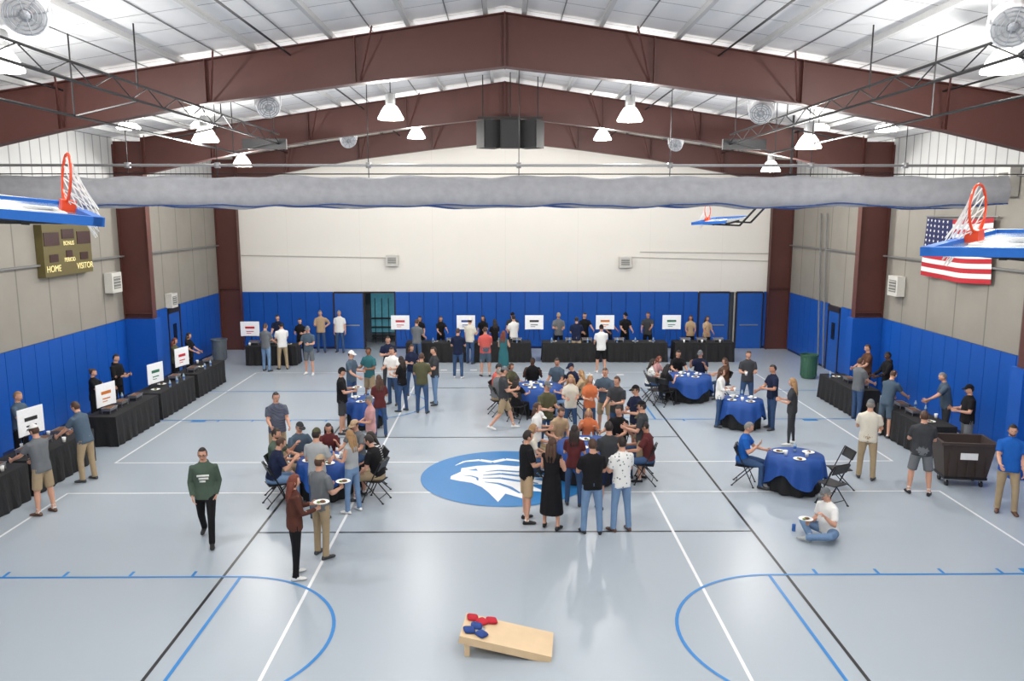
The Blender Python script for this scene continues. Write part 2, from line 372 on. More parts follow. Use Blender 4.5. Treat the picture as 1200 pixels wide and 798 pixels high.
for i in range(N):
    for j in range(m):
        q=(i*m+j,i*m+(j+1)%m,(i+1)*m+(j+1)%m,(i+1)*m+j); (fb if j in(6,) else fs).append(q)
g.add(vs,fs,cu); g.add(vs,fb,cb); g.add(vs,[tuple(range(m)),tuple(N*m+j for j in range(m))],cu)
for i in range(0,N): 
    a=V3(vs[i*m+5]);b_=V3(vs[(i+1)*m+5]); g.cyl(a-Z*.03,b_-Z*.03,.016,cb,n=5)
g.cyl((-11.8,18.2,6.78),(11.8,18.2,6.78),.03,pipe,n=8); g.cyl((-11.8,18.0,6.58),(11.8,18.0,6.58),.014,dk,n=6)
for px in(150,255,432,608,785,950,1060):
    x=atY(px,200,18.2).x; g.cyl((x,18.2,5.95),(x,18.2,roofz(x)-.02),.010,dk,n=5); g.box((x,18.2,6.78),(.1,.12,.12),pipe)
    g.box((x,18.2,roofz(x)-.3),(.1,.12,.2),dk)
g.obj("gym_divider_curtain",smooth=True)
# ---------------------------------------------------------------- trusses
tk=mat("truss_black",(34,34,36),0.5,metal=.2)
def truss(g,p0,p1,h,n=14,r=.022,off=V3((0,0,0))):
    p0=V3(p0);p1=V3(p1); up=V3((0,0,h))+off
    g.cyl(p0,p1,r,tk,n=6); g.cyl(p0+up,p1+up,r,tk,n=6)
    for i in range(n):
        a=p0.lerp(p1,i/n); c=p0.lerp(p1,(i+1)/n); m_=p0.lerp(p1,(i+.5)/n)+up
        g.cyl(a,m_,r*.5,tk,n=5); g.cyl(m_,c,r*.5,tk,n=5)
for s in(-1,1):
    g=MB()
    truss(g,(s*6.2,5,7.6),(s*6.2,22.5,7.6),.26); g.cyl((s*7.3,5,7.35),(s*7.3,22.5,7.35),.025,tk,n=6)
    for y in(6,10,14,18,22): g.cyl((s*6.2,y,7.6),(s*7.3,y,7.35),.018,tk,n=5); g.cyl((s*6.2,y,7.8),(s*6.2,y,roofz(6.2)-.02),.014,tk,n=5)
    for y in(6,14,22): g.cyl((s*7.3,y,7.35),(s*7.3,y,roofz(7.3)-.02),.014,tk,n=5)
    g.box((s*6.6,22.5,7.6),(1.2,.12,.28),tk)
    g.obj("hoop_support_truss")
# ---------------------------------------------------------------- hoops
gl=mat("backboard_glass",(190,210,225),0.25,var=0,alpha=.22,spec=.2); hp=mat("hoop_pad_blue",(20,100,190),0.5); og=mat("rim_orange",(225,70,25),0.4); nw=mat("net_white",(235,235,232),0.8); fr=mat("backboard_frame",(200,205,210),0.4,metal=.4)
def hoop(A,C,tilt,s,drop=1.2):
    g=MB(); E=(C-A).normalized(); M=(A+C)/2
    T=E.cross(Z)*1.0
    if T.x*s<0: T=-T
    T=(T.normalized()+Z*tilt); T=(T-E*T.dot(E)).normalized(); N=E.cross(T)
    if N.z<0: N=-N
    w=1.83;h=1.07
    g.obox(M+T*h/2,E,N,T,(w,.014,h),gl)
    g.obox(M+T*.0,E,N,T,(w+.06,.08,.09),hp)
    for q in(-1,1):
        g.obox(M+T*.5+E*q*(w/2),E,N,T,(.06,.08,1.06),hp)
    g.obox(M+T*h,E,N,T,(w,.04,.03),fr)
    for q in(-.3,.3): g.obox(M+T*.38+E*q,E,N,T,(.05,.02,.46),nw)
    for q in(.17,.6): g.obox(M+T*q,E,N,T,(.6,.02,.05),nw)
    g.obox(M+T*.10+N*.05,E,N,T,(.18,.12,.12),og)
    c=M+T*.12+N*(.08+.229); R=.229
    ring=[c+E*(R*math.cos(a*math.pi/14))+N*(R*math.sin(a*math.pi/14)) for a in range(29)]
    g.loft(ring,[.013]*29,og,n=6,cap=0)
    g.cyl(M+T*.1+N*.06+E*.05,c-N*.12+E*.19,.012,og,n=5); g.cyl(M+T*.1+N*.06-E*.05,c-N*.12-E*.19,.012,og,n=5)
    dd=(-T*.55-Z*.75).normalized(); L=[0,.1,.2,.3,.4]; rr=[1,.8,.68,.62,.66]
    def npt(i,a): 
        return c+dd*L[i]+(E*math.cos(a)+N*math.sin(a))*(R*rr[i])+(-Z*.02*i)
    for i in range(4):
        for j in range(12):
            a=j*math.pi/6+(i%2)*math.pi/12
            g.cyl(npt(i,a),npt(i+1,a+math.pi/12),.006,nw,n=4); g.cyl(npt(i,a),npt(i+1,a-math.pi/12),.006,nw,n=4)
    b=M+T*.5-N*.08
    for q in(-.5,.5):
        g.cyl(M+T*.15-N*.05+E*q,M+T*1.3-N*.15+E*q,.03,tk,n=6)
        g.cyl(M+T*1.3-N*.15+E*q,M+T*2.6+Z*drop+E*q,.035,tk,n=6)
    g.obox(b,E,N,T,(1.1,.06,.06),tk); g.obox(b+T*.4,E,N,T,(1.1,.06,.06),tk)
    e=M+T*2.6+Z*drop; g.cyl(e-E*.5,e+E*.5,.035,tk,n=6); g.cyl(e,V3((e.x,e.y,roofz(e.x)-.02)),.035,tk,n=6)
    g.obj("basketball_hoop")
hoop(atY(1080,296,7.0),atY(1168,272,8.4),0.02,1)
hoop(atY(116,260,7.0),atY(74,240,8.5),0.10,-1)
hoop(atY(812,262,24.5),atY(838,256,26.0),0.05,1)
# ---------------------------------------------------------------- scoreboard & flag
sbm=mat("scoreboard_body",(96,86,48),0.6); sbd=mat("scoreboard_dark",(52,20,20),0.5); sbt=mat("scoreboard_text",(240,225,160),0.5,emit=.3)
p0=atX(40,270,-HW+.02); p1=atX(101,312,-HW+.02)
root=bpy.data.objects.new("scoreboard",None); sc.collection.objects.link(root); 
sc0=V3((-HW+.11,(p0.y+p1.y)/2,(p0.z+p1.z)/2)); root.location=sc0
sbw=abs(p1.y-p0.y); sbh=1.35
g=MB(); g.box((0,0,0),(.2,sbw,sbh),sbm)
for (y,z,w,h) in((-.8,.3,.7,.34),(.8,.3,.7,.34),(0,.42,.6,.25),(0,-.12,.3,.2),(-.75,-.2,.4,.2),(.75,-.2,.4,.2)): g.box((.105,y,z),(.02,w,h),sbd)
g.obj("casing",root)
for t,y,z,sz in(("HOME",-.8,-.55,.24),("VISITOR",.75,-.55,.24),("BONUS",0,.12,.16),("PERIOD",0,-.32,.16)):
    cu_=bpy.data.curves.new("t",'FONT'); cu_.body=t; cu_.size=sz; cu_.align_x='CENTER'; cu_.extrude=.004
    o=bpy.data.objects.new("label_"+t.lower(),cu_); sc.collection.objects.link(o); cu_.materials.append(sbt)
    o.parent=root; o.location=(.115,y,z); o.rotation_euler=(math.pi/2,0,math.pi/2)
fR=mat("flag_red",(178,32,44),.8); fW=mat("flag_white",(235,232,228),.8); fB=mat("flag_blue",(28,36,84),.8)
q0=atX(1088,258,HW-.12); q1=atX(1160,330,HW-.12)
fy0,fy1=q0.y,q1.y; fz0,fz1=5.62,5.62-1.62
g=MB(); n=24
def fp(u,v): return V3((HW-.16-.05*math.sin(u*9+v*2)*(.3+v),fy0+(fy1-fy0)*u,fz0+(fz1-fz0)*v-.06*math.sin(u*math.pi)))
for i in range(n):
    for j in range(13):
        u0,u1,v0,v1=i/n,(i+1)/n,j/13,(j+1)/13
        m_=fB if (u1<=.42 and j<7) else (fR if j%2==0 else fW)
        g.add([fp(u0,v0),fp(u1,v0),fp(u1,v1),fp(u0,v1)],[(0,1,2,3)],m_)
for r in range(6):
    for c in range(6):
        u=.035+c*.063; v=.045+r*.085; a=fp(u,v)-V3((.012,0,0))
        pts=[a+V3((0,(.05 if k%2==0 else .02)*math.sin(k*math.pi/5),(.05 if k%2==0 else .02)*math.cos(k*math.pi/5))) for k in range(10)]
        g.add(pts,[tuple(range(10))],fW)
g.cyl((HW-.12,fy0+.1,fz0+.02),(HW-.12,fy1-.1,fz0+.02),.02,pipe,n=6)
g.obj("american_flag")
# ---------------------------------------------------------------- tables
tb=mat("tablecloth_black",(18,18,21),0.75,bump=.3,scale=8); tblu=mat("tablecloth_blue",(18,70,146),0.65,bump=.2,scale=6)
def cloth_table(x,y,L,W,rz,name="cloth_covered_table"):
    g=MB(); h=.76
    P=[]
    for (ax,ay,bx,by,m_) in((-L/2,-W/2,L/2,-W/2,24),(L/2,-W/2,L/2,W/2,8),(L/2,W/2,-L/2,W/2,24),(-L/2,W/2,-L/2,-W/2,8)):
        for i in range(m_): t=i/m_; P.append((ax+(bx-ax)*t,ay+(by-ay)*t))
    n=len(P); vs=[(px,py,h) for px,py in P]+[(px*1.004,py*1.01,h-.02) for px,py in P]
    for lv,(z,am) in enumerate(((.45,.012),(.01,.03))):
        for i,(px,py) in enumerate(P):
            d=V3((px/L*.6,py/W,0)).normalized(); w=am*math.sin(i*1.9+x)+am; vs.append((px+d.x*w,py+d.y*w,z))
    fs=[tuple(range(n))]
    for l in range(3):
        for i in range(n): k=(i+1)%n; fs.append((l*n+i,l*n+k,(l+1)*n+k,(l+1)*n+i))
    g.add(vs,fs,tb); return g.obj(name,loc=(x,y,0),rz=rz,smooth=False)
LT=[14.3,16.9,20.4,23.0,25.7]
for y in LT: cloth_table(-10.0,y,2.44,.76,math.pi/2)
RT=[19.3,23.2]
for y in RT: cloth_table(10.25,y,2.44,.76,math.pi/2)
BT=[-2.7,-.15,2.6,5.15,7.75]
for x in BT: cloth_table(x,30.8,2.3,.76,0)
cloth_table(-8.9,30.2,1.9,.76,0)
steel=mat("tray_steel",(170,172,175),.35,metal=.8); food=mat("food_brown",(112,76,50),.7,var=.6,scale=60); food2=mat("food_green",(110,130,60),.7,var=.5,scale=60); wpl=mat("paper_white",(240,240,238),.6)
g=MB()
for sx in(-1,1):
    for sy in(-1,1): g.box((sx*.17,sy*.10,.04),(.015,.015,.08),steel)
g.box((0,0,.10),(.36,.22,.06),steel); g.box((0,0,.127),(.31,.18,.02),food)
for (cx,cy,w,d) in((0,.115,.40,.012),(0,-.115,.40,.012),(.194,0,.012,.24),(-.194,0,.012,.24)): g.box((cx,cy,.134),(w,d,.012),steel)
tray=g.obj("food_tray",loc=(-10.0,14.0,.762),rz=math.pi/2)
g=MB(); g.lathe((0,0,0),[(0,.004),(.08,.004),(.125,.02),(.127,.018),(.08,0),(0,0)],wpl,20); g.ell(V3((.02,.01,.02)),X,Y_,Z,(.05,.04,.02),food); g.ell(V3((-.04,-.02,.02)),X,Y_,Z,(.03,.03,.015),food2); plate=g.obj("paper_plate",loc=(-10.1,15.2,.762),smooth=True)
botm=mat("bottle_clear",(190,215,230),.15,alpha=.6)
g=MB(); g.lathe((0,0,0),[(0,0),(.03,0),(.043,.11),(.04,.11),(.028,.01),(0,.01)],wpl,14); cup=g.obj("drink_cup",loc=(-9.8,15.0,.762),smooth=True)
g=MB(); g.lathe((0,0,0),[(0,0),(.032,0),(.033,.14),(.014,.18),(.014,.205),(0,.205)],botm,14); g.lathe((0,0,0),[(.034,.06),(.034,.11)],mat("label_blue",(40,90,170),.5),14); bottle=g.obj("water_bottle",loc=(-9.9,17.6,.762),smooth=True)
NM={tray:"food_tray",plate:"paper_plate",cup:"drink_cup",bottle:"water_bottle"}
def put(o,loc,rz=0): return inst(o,NM[o],loc,rz)
for y in LT+RT:
    x=-10.0 if y in LT else 10.25
    for k in range(3): put(random.choice([tray,tray,plate]),(x+random.uniform(-.1,.1),y-.75+k*.72,.762),math.pi/2)
    for k in range(3): put(random.choice([cup,bottle]),(x+random.choice([-.31,.31]),y-.4+k*.5,.762))
for x in BT+[-8.9]:
    yy=30.8 if x!=-8.9 else 30.2
    for k in range(3): put(random.choice([tray,plate]),(x-.7+k*.65,yy,.762),0)
    for k in range(3): put(random.choice([cup,bottle]),(x-.8+k*.7,yy-.3,.762))
# sign boards
sb=mat("sign_white",(240,241,243),.5); 
SC=[(190,30,40),(30,60,140),(30,30,34),(200,110,30),(40,110,80)]
def sign(x,y,rz,zc=1.42,w=.72,h=.56,ci=0):
    g=MB(); g.box((0,0,zc),(w,.02,h),sb); c=mat("sign_ink_%d"%ci,SC[ci],.5)
    g.box((0,-.012,zc+.05),(w*.5,.004,.08),c); g.box((0,-.012,zc-.10),(w*.4,.004,.03),c); g.box((-.05,-.012,zc-.17),(w*.25,.004,.02),c)
    for q in(-.25,.25): g.cyl((q,.02,.765),(q*.5,.02,zc),.01,dk,n=5)
    g.cyl((0,.22,.765),(0,.02,zc+.1),.01,dk,n=5); g.box((0,-.02,zc-h/2),(w*.7,.05,.015),dk)
    g.obj("sign_on_tabletop_easel",loc=(x,y,0),rz=rz)
for i,px in enumerate((469,546,626,709,787)):
    sign(atY(px,378,30.95).x,30.95,0,1.5,ci=i)
sign(atY(293,386,30.3).x,30.3,0,1.35,ci=0)
for i,(px,py) in enumerate(((36,493),(124,462),(182,437),(213,418))):
    p=atX(px,py,-10.1); sign(-10.1,p.y,math.pi/2-.25,p.z,.66,.58,ci=(i+2)%5)
def round_table(px,py,r=.56,w=None,items=3):
    p=V3((w[0],w[1],0)) if w else floor(px,py); g=MB()
    def wv(i,r_,z,t):
        if i<2: return r_,z
        a=abs(math.cos(2*t))**1.5
        if i==2: return r_+.02+.02*math.sin(12*t),z-.05*a
        return r_+.03+.04*math.sin(12*t)+.03*a,z-.28*a
    g.lathe((0,0,0),[(0.001,.765),(r,.765),(r+.01,.60),(r+.02,.46)],tblu,64,wv)
    g.lathe((0,0,0),[(r-.02,.75),(r-.04,.4),(r-.06,.02)],tb,48,lambda i,r_,z,t:(r_+.02*i*math.sin(10*t),z))
    o=g.obj("round_table_with_blue_tablecloth",loc=p,smooth=True)
    for k in range(items):
        a=k*6.283/items+.4; put(plate,(p.x+.34*math.cos(a),p.y+.34*math.sin(a),.768),a)
        a+=.9; put(cup if k else bottle,(p.x+.24*math.cos(a),p.y+.24*math.sin(a),.768))
    return p
TA=round_table(930,574,.56); TBt=round_table(868,500,.55,items=4); TC=round_table(383,580,.56,items=4); TD=round_table(428,500,.5); TE=round_table(630,482,.72,items=5); TF=round_table(690,560,.72,items=5); TG=round_table(806,468,.68,items=4)
# chair
cb_=mat("chair_black",(24,24,27),.5)
g=MB()
for s in(-1,1):
    x=s*.21
    g.cyl((x,.20,0.012),(x,-.20,.86),.012,cb_,n=6); g.cyl((x*.9,-.24,0.012),(x*.9,.17,.44),.012,cb_,n=6)
    g.box((x,.20,.01),(.03,.04,.02),cb_); g.box((x*.9,-.24,.01),(.03,.04,.02),cb_)
g.loft([(0,-.19,.44),(0,-.0,.435),(0,.2,.445)],[(.19,.012),(.205,.015),(.2,.013)],cb_,R=X,F=Z,n=12,cap=0,sq=.5)
g.obox(V3((0,-.185,.76)),X,V3((0,.9,.42)).normalized(),V3((0,-.42,.9)).normalized(),(.42,.02,.2),cb_)
g.cyl((-.21,.12,.17),(.21,.12,.17),.009,cb_,n=5); g.cyl((-.19,-.16,.1),(.19,-.16,.1),.009,cb_,n=5); g.cyl((-.21,-.2,.86),(.21,-.2,.86),.012,cb_,n=6)
gchair=g; chair0=None
def chair(x,y,face):
    global chair0
    rz=-math.radians(face)
    if chair0 is None: chair0=gchair.obj("folding_chair",loc=(x,y,0),rz=rz)
    else: inst(chair0,"folding_chair",(x,y,0),rz)
# cans / cart
def can(px,py,c,nm):
    p=floor(px,py); g=MB(); m_=mat("can_"+nm,c,.5)
    g.lathe((0,0,0),[(0,.01),(.22,.01),(.25,.05),(.29,.78),(.32,.8),(.32,.85),(.28,.85),(.24,.1),(0,.1)],m_,24)
    for k in range(12):
        a=k*math.pi/6; g.box((.27*math.cos(a),.27*math.sin(a),.42),(.02,.02,.66),m_,rz=a)
    g.obj(nm,loc=p,smooth=False)
can(258,422,(90,98,105),"gray_trash_can"); can(947,443,(50,92,72),"green_trash_can")
g=MB(); cm_=mat("cart_plastic",(62,50,46),.6); p=floor(1124,566)
vs=[]; 
for (hx,hy,z) in((.42,.27,.22),(.52,.36,.92),(.56,.40,.93),(.56,.40,.99),(.50,.34,.99),(.40,.25,.3)):
    vs+=[(-hx,-hy,z),(hx,-hy,z),(hx,hy,z),(-hx,hy,z)]
fs=[(0,3,2,1),(20,21,22,23)]
for l in range(5):
    for i in range(4): k=(i+1)%4; fs.append((l*4+i,l*4+k,(l+1)*4+k,(l+1)*4+i))
g.add(vs,fs,cm_); g.box((0,0,.19),(.86,.56,.05),dk)
for i in range(5): g.box((-.36+i*.18,-.325,.55),(.03,.03,.6),cm_)
g.box((0,-.37,.7),(.34,.01,.14),wpl)
for sx in(-.34,.34):
    for sy in(-.2,.2): g.cyl((sx-.02,sy,.07),(sx+.02,sy,.07),.07,dk,n=12); g.box((sx,sy,.14),(.05,.05,.1),bal)
g.obj("rolling_bin_cart",loc=p,rz=-.15)
# cornhole
wd=mat("plywood",(222,194,156),.5,var=.10,scale=4); rb=mat("beanbag_red",(185,28,48),.8); bb=mat("beanbag_blue",(30,62,130),.8)
g=MB(); Lb,Wb=1.22,.61; a=math.asin((.3-.07)/Lb); U=V3((math.cos(a),0,-math.sin(a))); N=V3((math.sin(a),0,math.cos(a))); o=V3((-Lb/2,0,.30))
holec=U*.23; n=32
outer=[]; inner=[]
def outline(t):
    dx,dy=math.cos(t),math.sin(t); xs=[]
    if dx>1e-6: xs.append((Lb-.23)/dx)
    if dx<-1e-6: xs.append(-.23/dx)
    if dy>1e-6: xs.append(Wb/2/dy)
    if dy<-1e-6: xs.append(-Wb/2/dy)
    k=min(xs); return dx*k,dy*k
angs=sorted(set([i*2*math.pi/n for i in range(n)]+[math.atan2(y,x)%(2*math.pi) for x,y in((Lb-.23,Wb/2),(-.23,Wb/2),(-.23,-Wb/2),(Lb-.23,-Wb/2))]))
n=len(angs)
for t in angs:
    x,y=outline(t); outer.append(o+holec+U*x+Y_*y); inner.append(o+holec+U*(.076*math.cos(t))+Y_*(.076*math.sin(t)))
vs=outer+inner+[p-N*.018 for p in outer]+[p-N*.018 for p in inner]; fs=[]
for i in range(n):
    k=(i+1)%n; fs+=[(i,k,n+k,n+i),(2*n+i,3*n+i,3*n+k,2*n+k),(i,2*n+i,2*n+k,k),(n+i,n+k,3*n+k,3*n+i)]
g.add(vs,fs,wd)
for s in(-1,1): g.obox(o+U*Lb/2+Y_*s*(Wb/2-.012)-N*.06,U,Y_,N,(Lb,.022,.085),wd)
g.obox(o+U*.012-N*.06,U,Y_,N,(.022,Wb,.085),wd); g.obox(o+U*(Lb-.012)-N*.045,U,Y_,N,(.022,Wb,.055),wd)
for s in(-1,1): g.box((-Lb/2+.09,s*(Wb/2-.05),.125),(.07,.035,.25),wd)
cp=(floor(541,773)+floor(648,776))/2
cbo=g.obj("cornhole_board",loc=(cp.x+.02,cp.y+.33,0),rz=-.10)
Mx=Matrix.Translation(V3((cp.x+.02,cp.y+.33,0)))@Matrix.Rotation(-.10,4,'Z')
for (u,w,rz,m_) in((.10,.19,.2,rb),(.24,.14,.9,rb),(.36,.22,.3,rb),(.10,-.14,.4,bb),(.27,-.17,1.0,bb),(.18,-.0,.1,bb)):
    g=MB(); c=o+U*u+Y_*w+N*.024; r=U*math.cos(rz)+Y_*math.sin(rz); f=N.cross(r)
    g.loft([c-N*.022,c-N*.014,c,c+N*.014,c+N*.02],[(.055,.055),(.072,.072),(.078,.078),(.068,.068),(.04,.04)],m_,R=r,F=f,n=16,cap=.05,sq=.45)
    q=g.obj("bean_bag",smooth=True); q.matrix_world=Mx
g=MB(); g.lathe((0,0,0),[(0,0),(.033,0),(.033,.12),(.028,.13),(0,.13)],mat("can_blue",(60,110,180),.3,metal=.5),14); g.obj("soda_can",loc=floor(930,622),smooth=True)
# ---------------------------------------------------------------- people
COL=dict(black=(24,24,27),dkgray=(60,62,66),gray=(106,110,114),ltgray=(165,168,170),white=(232,232,230),navy=(28,36,62),blue=(30,92,175),denim=(58,82,118),ltdenim=(112,140,175),
 khaki=(165,146,118),tan=(180,155,125),olive=(84,84,62),green=(76,92,80),maroon=(92,44,46),coral=(196,92,86),pink=(196,150,150),teal=(50,104,112),orange=(206,116,76),brown=(90,62,48),rust=(84,50,42),
 slate=(76,92,108),red=(176,40,44),ltblue=(130,165,200),cream=(214,208,194),
 dk=(38,28,24),br=(74,50,36),bd=(160,124,84),gy=(130,126,120),rd=(110,52,36),bk=(18,16,16))
SK={'a':(206,156,132),'b':(188,136,112),'c':(140,96,72),'d':(86,58,44)}
def cloth(c): return mat("cloth_"+c,COL[c],.85,var=.14,scale=7,bump=.35,spec=.2)
def patterned():
    if "cloth_pattern" in MC: return MC["cloth_pattern"]
    m=mat("cloth_pattern",(228,228,226),.85); nt=m.node_tree; b=nt.nodes["Principled BSDF"]
    v=nt.nodes.new("ShaderNodeTexVoronoi"); v.inputs["Scale"].default_value=15; tc=nt.nodes.new("ShaderNodeTexCoord"); nt.links.new(tc.outputs["Object"],v.inputs["Vector"])
    r=nt.nodes.new("ShaderNodeValToRGB"); r.color_ramp.interpolation='CONSTANT'; r.color_ramp.elements[0].color=lin((110,125,130)); r.color_ramp.elements[1].position=.25; r.color_ramp.elements[1].color=lin((230,230,228))
    nt.links.new(v.outputs["Distance"],r.inputs[0]); nt.links.new(r.outputs[0],b.inputs["Base Color"]); return m
def checked():
    if "cloth_check" in MC: return MC["cloth_check"]
    m=mat("cloth_check",(60,70,95),.85); nt=m.node_tree; b=nt.nodes["Principled BSDF"]
    v=nt.nodes.new("ShaderNodeTexChecker"); v.inputs["Scale"].default_value=34; v.inputs[1].default_value=lin((100,105,120)); v.inputs[2].default_value=lin((54,60,82))
    tc=nt.nodes.new("ShaderNodeTexCoord"); nt.links.new(tc.outputs["Object"],v.inputs["Vector"]); nt.links.new(v.outputs[0],b.inputs["Base Color"]); return m
def striped():
    if "cloth_stripe" in MC: return MC["cloth_stripe"]
    m=stripes("cloth_stripe",(30,30,34),(225,225,225),2,.05,.02,.85); return m
SPECIAL={'pattern':patterned,'check':checked,'stripe':striped}
def cl(c): return SPECIAL[c]() if c in SPECIAL else cloth(c)
ARM={'down':(2,8,12,4),'hold':(14,12,82,28),'cross':(22,14,88,72),'pocket':(-10,12,34,22),'reach':(48,8,22,10),'hips':(-22,38,62,88),'phone':(28,8,100,28),'eat':(30,20,118,32),
     'table':(42,14,48,20),'lap':(22,10,42,18),'low':(25,8,40,14),'swingf':(24,8,24,6),'swingb':(-22,8,14,4),'point':(72,10,10,4)}
LEG={'stand':((3,3,5),(-2,3,5)),'wide':((2,4,9),(-1,3,9)),'shift':((6,10,6),(-3,2,3)),'walk':((24,8,2),(-14,26,2)),'sit':((84,84,10),(84,84,10)),'sit2':((84,74,6),(84,98,14))}
bodies=[]; HELD=[]
def head(mb,C,R,F,U,s,skin,hair,style,hat,beard,glasses,capback,lod):
    nl,nn=(14,20) if lod else (10,14)
    def hp_(dx,dy,dz,k=1.0):
        x,y,z=.074*dx,.094*dy,.118*dz
        if dz<0:
            q=-dz; x*=1-.26*q**1.3; y*= (1-.32*q) if dy<0 else (1-.10*q)
        return C+R*(x*k*s)+F*(y*k*s)+U*(z*(k if dz>0 else 1+(k-1)*.6)*s)
    def shell(k,m,keep):
        vs=[];fs=[]; 
        for i in range(nl+1):
            a=math.pi*i/nl
            for j in range(nn):
                t=2*math.pi*j/nn; vs.append(hp_(math.sin(a)*math.cos(t),math.sin(a)*math.sin(t),math.cos(a),k))
        for i in range(nl):
            for j in range(nn):
                a=math.pi*(i+.5)/nl; t=2*math.pi*(j+.5)/nn
                if keep(math.sin(a)*math.cos(t),math.sin(a)*math.sin(t),math.cos(a)):
                    q=(j+1)%nn; fs.append((i*nn+j,(i+1)*nn+j,(i+1)*nn+q,i*nn+q))
        mb.add(vs,fs,m)
    shell(1,skin,lambda x,y,z:True)
    def L(x,y,z): return C+R*(x*s)+F*(y*s)+U*(z*s)
    mb.add([L(0,.088,.014),L(0,.114,-.026),L(.016,.086,-.03),L(-.016,.086,-.03),L(0,.088,-.038)],[(0,2,1),(0,1,3),(1,2,4),(1,4,3)],skin)
    ew=mat("eye_white",(230,228,224),.3); ed=mat("eye_dark",(30,22,18),.3); lip=mat("lips",(160,92,84),.6)
    for q in(-1,1):
        mb.ell(L(q*.030,.078,.004),R,F,U,(.013*s,.011*s,.008*s),ew,5,8); mb.ell(L(q*.030,.0865,.004),R,F,U,(.0065*s,.005*s,.0065*s),ed,4,6)
        mb.obox(L(q*.030,.086,.022),R,F,U,(.028*s,.008*s,.006*s),hair); mb.ell(L(q*.075,-.005,-.008),R,F,U,(.009*s,.019*s,.031*s),skin,5,6)
    mb.ell(L(0,.080,-.062),R,F,U,(.024*s,.009*s,.007*s),lip,5,8)
    if style!='bald':
        if style in('short','bun','pony'):
            shell(1.09,hair,lambda x,y,z: z>.62 or (y<.18 and z>(-.35 if y<-.2 else (.05 if abs(x)>.6 else .3))))
        if style=='long':
            shell(1.12,hair,lambda x,y,z: z>.6 or (y<.22 and z>-.95))
            b0=C-F*.045*s
            for q in(-1,0,1):
                mb.loft([b0+R*q*.05*s,b0+R*q*.062*s-U*.12*s-F*.01,b0+R*q*.065*s-U*.24*s-F*.02,b0+R*q*.05*s-U*.34*s-F*.03],[(.05*s,.055*s),(.048*s,.042*s),(.042*s,.035*s),(.018*s,.016*s)],hair,R=R,F=F,n=8)
        if style=='bun': mb.ell(C-F*.09*s+U*.07*s,R,F,U,(.045*s,.04*s,.045*s),hair)
        if style=='pony': mb.loft([C-F*.09*s+U*.05*s,C-F*.135*s+U*.02*s,C-F*.135*s-U*.1*s,C-F*.11*s-U*.24*s],[.025*s,.035*s,.032*s,.01*s],hair,n=8,ref=R)
    if hat:
        hm=cloth(hat); shell(1.15,hm,lambda x,y,z:z>.36)
        sg=-1 if capback else 1
        vs=[];
        for i in range(9):
            t=math.pi*i/8; vs.append(L(.078*math.cos(t),sg*(.07+.0*math.sin(t)),.046)); 
        for i in range(9):
            t=math.pi*i/8; vs.append(L(.074*math.cos(t),sg*(.075+.095*math.sin(t)),.04-.012*math.sin(t)))
        vs+= [p-U*.006 for p in vs]
        mb.add(vs,[(i,i+1,i+10,i+9) for i in range(8)]+[(18+i,18+i+9,18+i+10,18+i+1) for i in range(8)]+[(9+i,10+i,28+i,27+i) for i in range(8)],hm)
    if beard: shell(1.06,hair,lambda x,y,z:y>.05 and z<-.38)
    if glasses:
        gm_=mat("glasses_black",(20,20,22),.3)
        for q in(-1,1):
            pts=[L(q*.031+.02*math.cos(t*math.pi/5),.096,.003+.015*math.sin(t*math.pi/5)) for t in range(11)]; mb.loft(pts,[.0025]*11,gm_,n=4,cap=0); mb.cyl(L(q*.052,.094,.006),L(q*.078,.0,.006),.0025,gm_,n=4)
        mb.cyl(L(-.01,.098,.006),L(.01,.098,.006),.0025,gm_,n=4)
def hand(mb,W,d,th,n,s,skin,curl):
    mb.loft([W-d*.02*s,W+d*.02*s,W+d*.055*s,W+d*.088*s],[(.024*s,.02*s),(.033*s,.018*s),(.041*s,.016*s),(.039*s,.013*s)],skin,R=th,F=n,n=8)
    for (o,L,r) in((.030,.068,.0092),(.010,.077,.0095),(-.010,.071,.0092),(-.029,.056,.0082)):
        p=W+d*.084*s+th*o*s; pts=[p-d*.012*s,p]; a=curl*.5
        for k,fr_ in enumerate((.42,.32,.26)):
            a+=curl; p=p+(d*math.cos(a)+n*math.sin(a)+th*o*1.2)*(L*fr_*s); pts.append(p)
        mb.loft(pts,[r*s,r*s,r*.95*s,r*.88*s,r*.72*s],skin,n=6,cap=.5,ref=th)
    p=W+d*.03*s+th*.026*s; p1=p+(d*.62+th*.72+n*.15)*.036*s; p2=p1+(d*.85+th*.35+n*.35)*.03*s; p3=p2+(d*.9+n*.45)*.022*s
    mb.loft([p,p1,p2,p3],[.0135*s,.0115*s,.0105*s,.008*s],skin,n=6,cap=.5,ref=n)
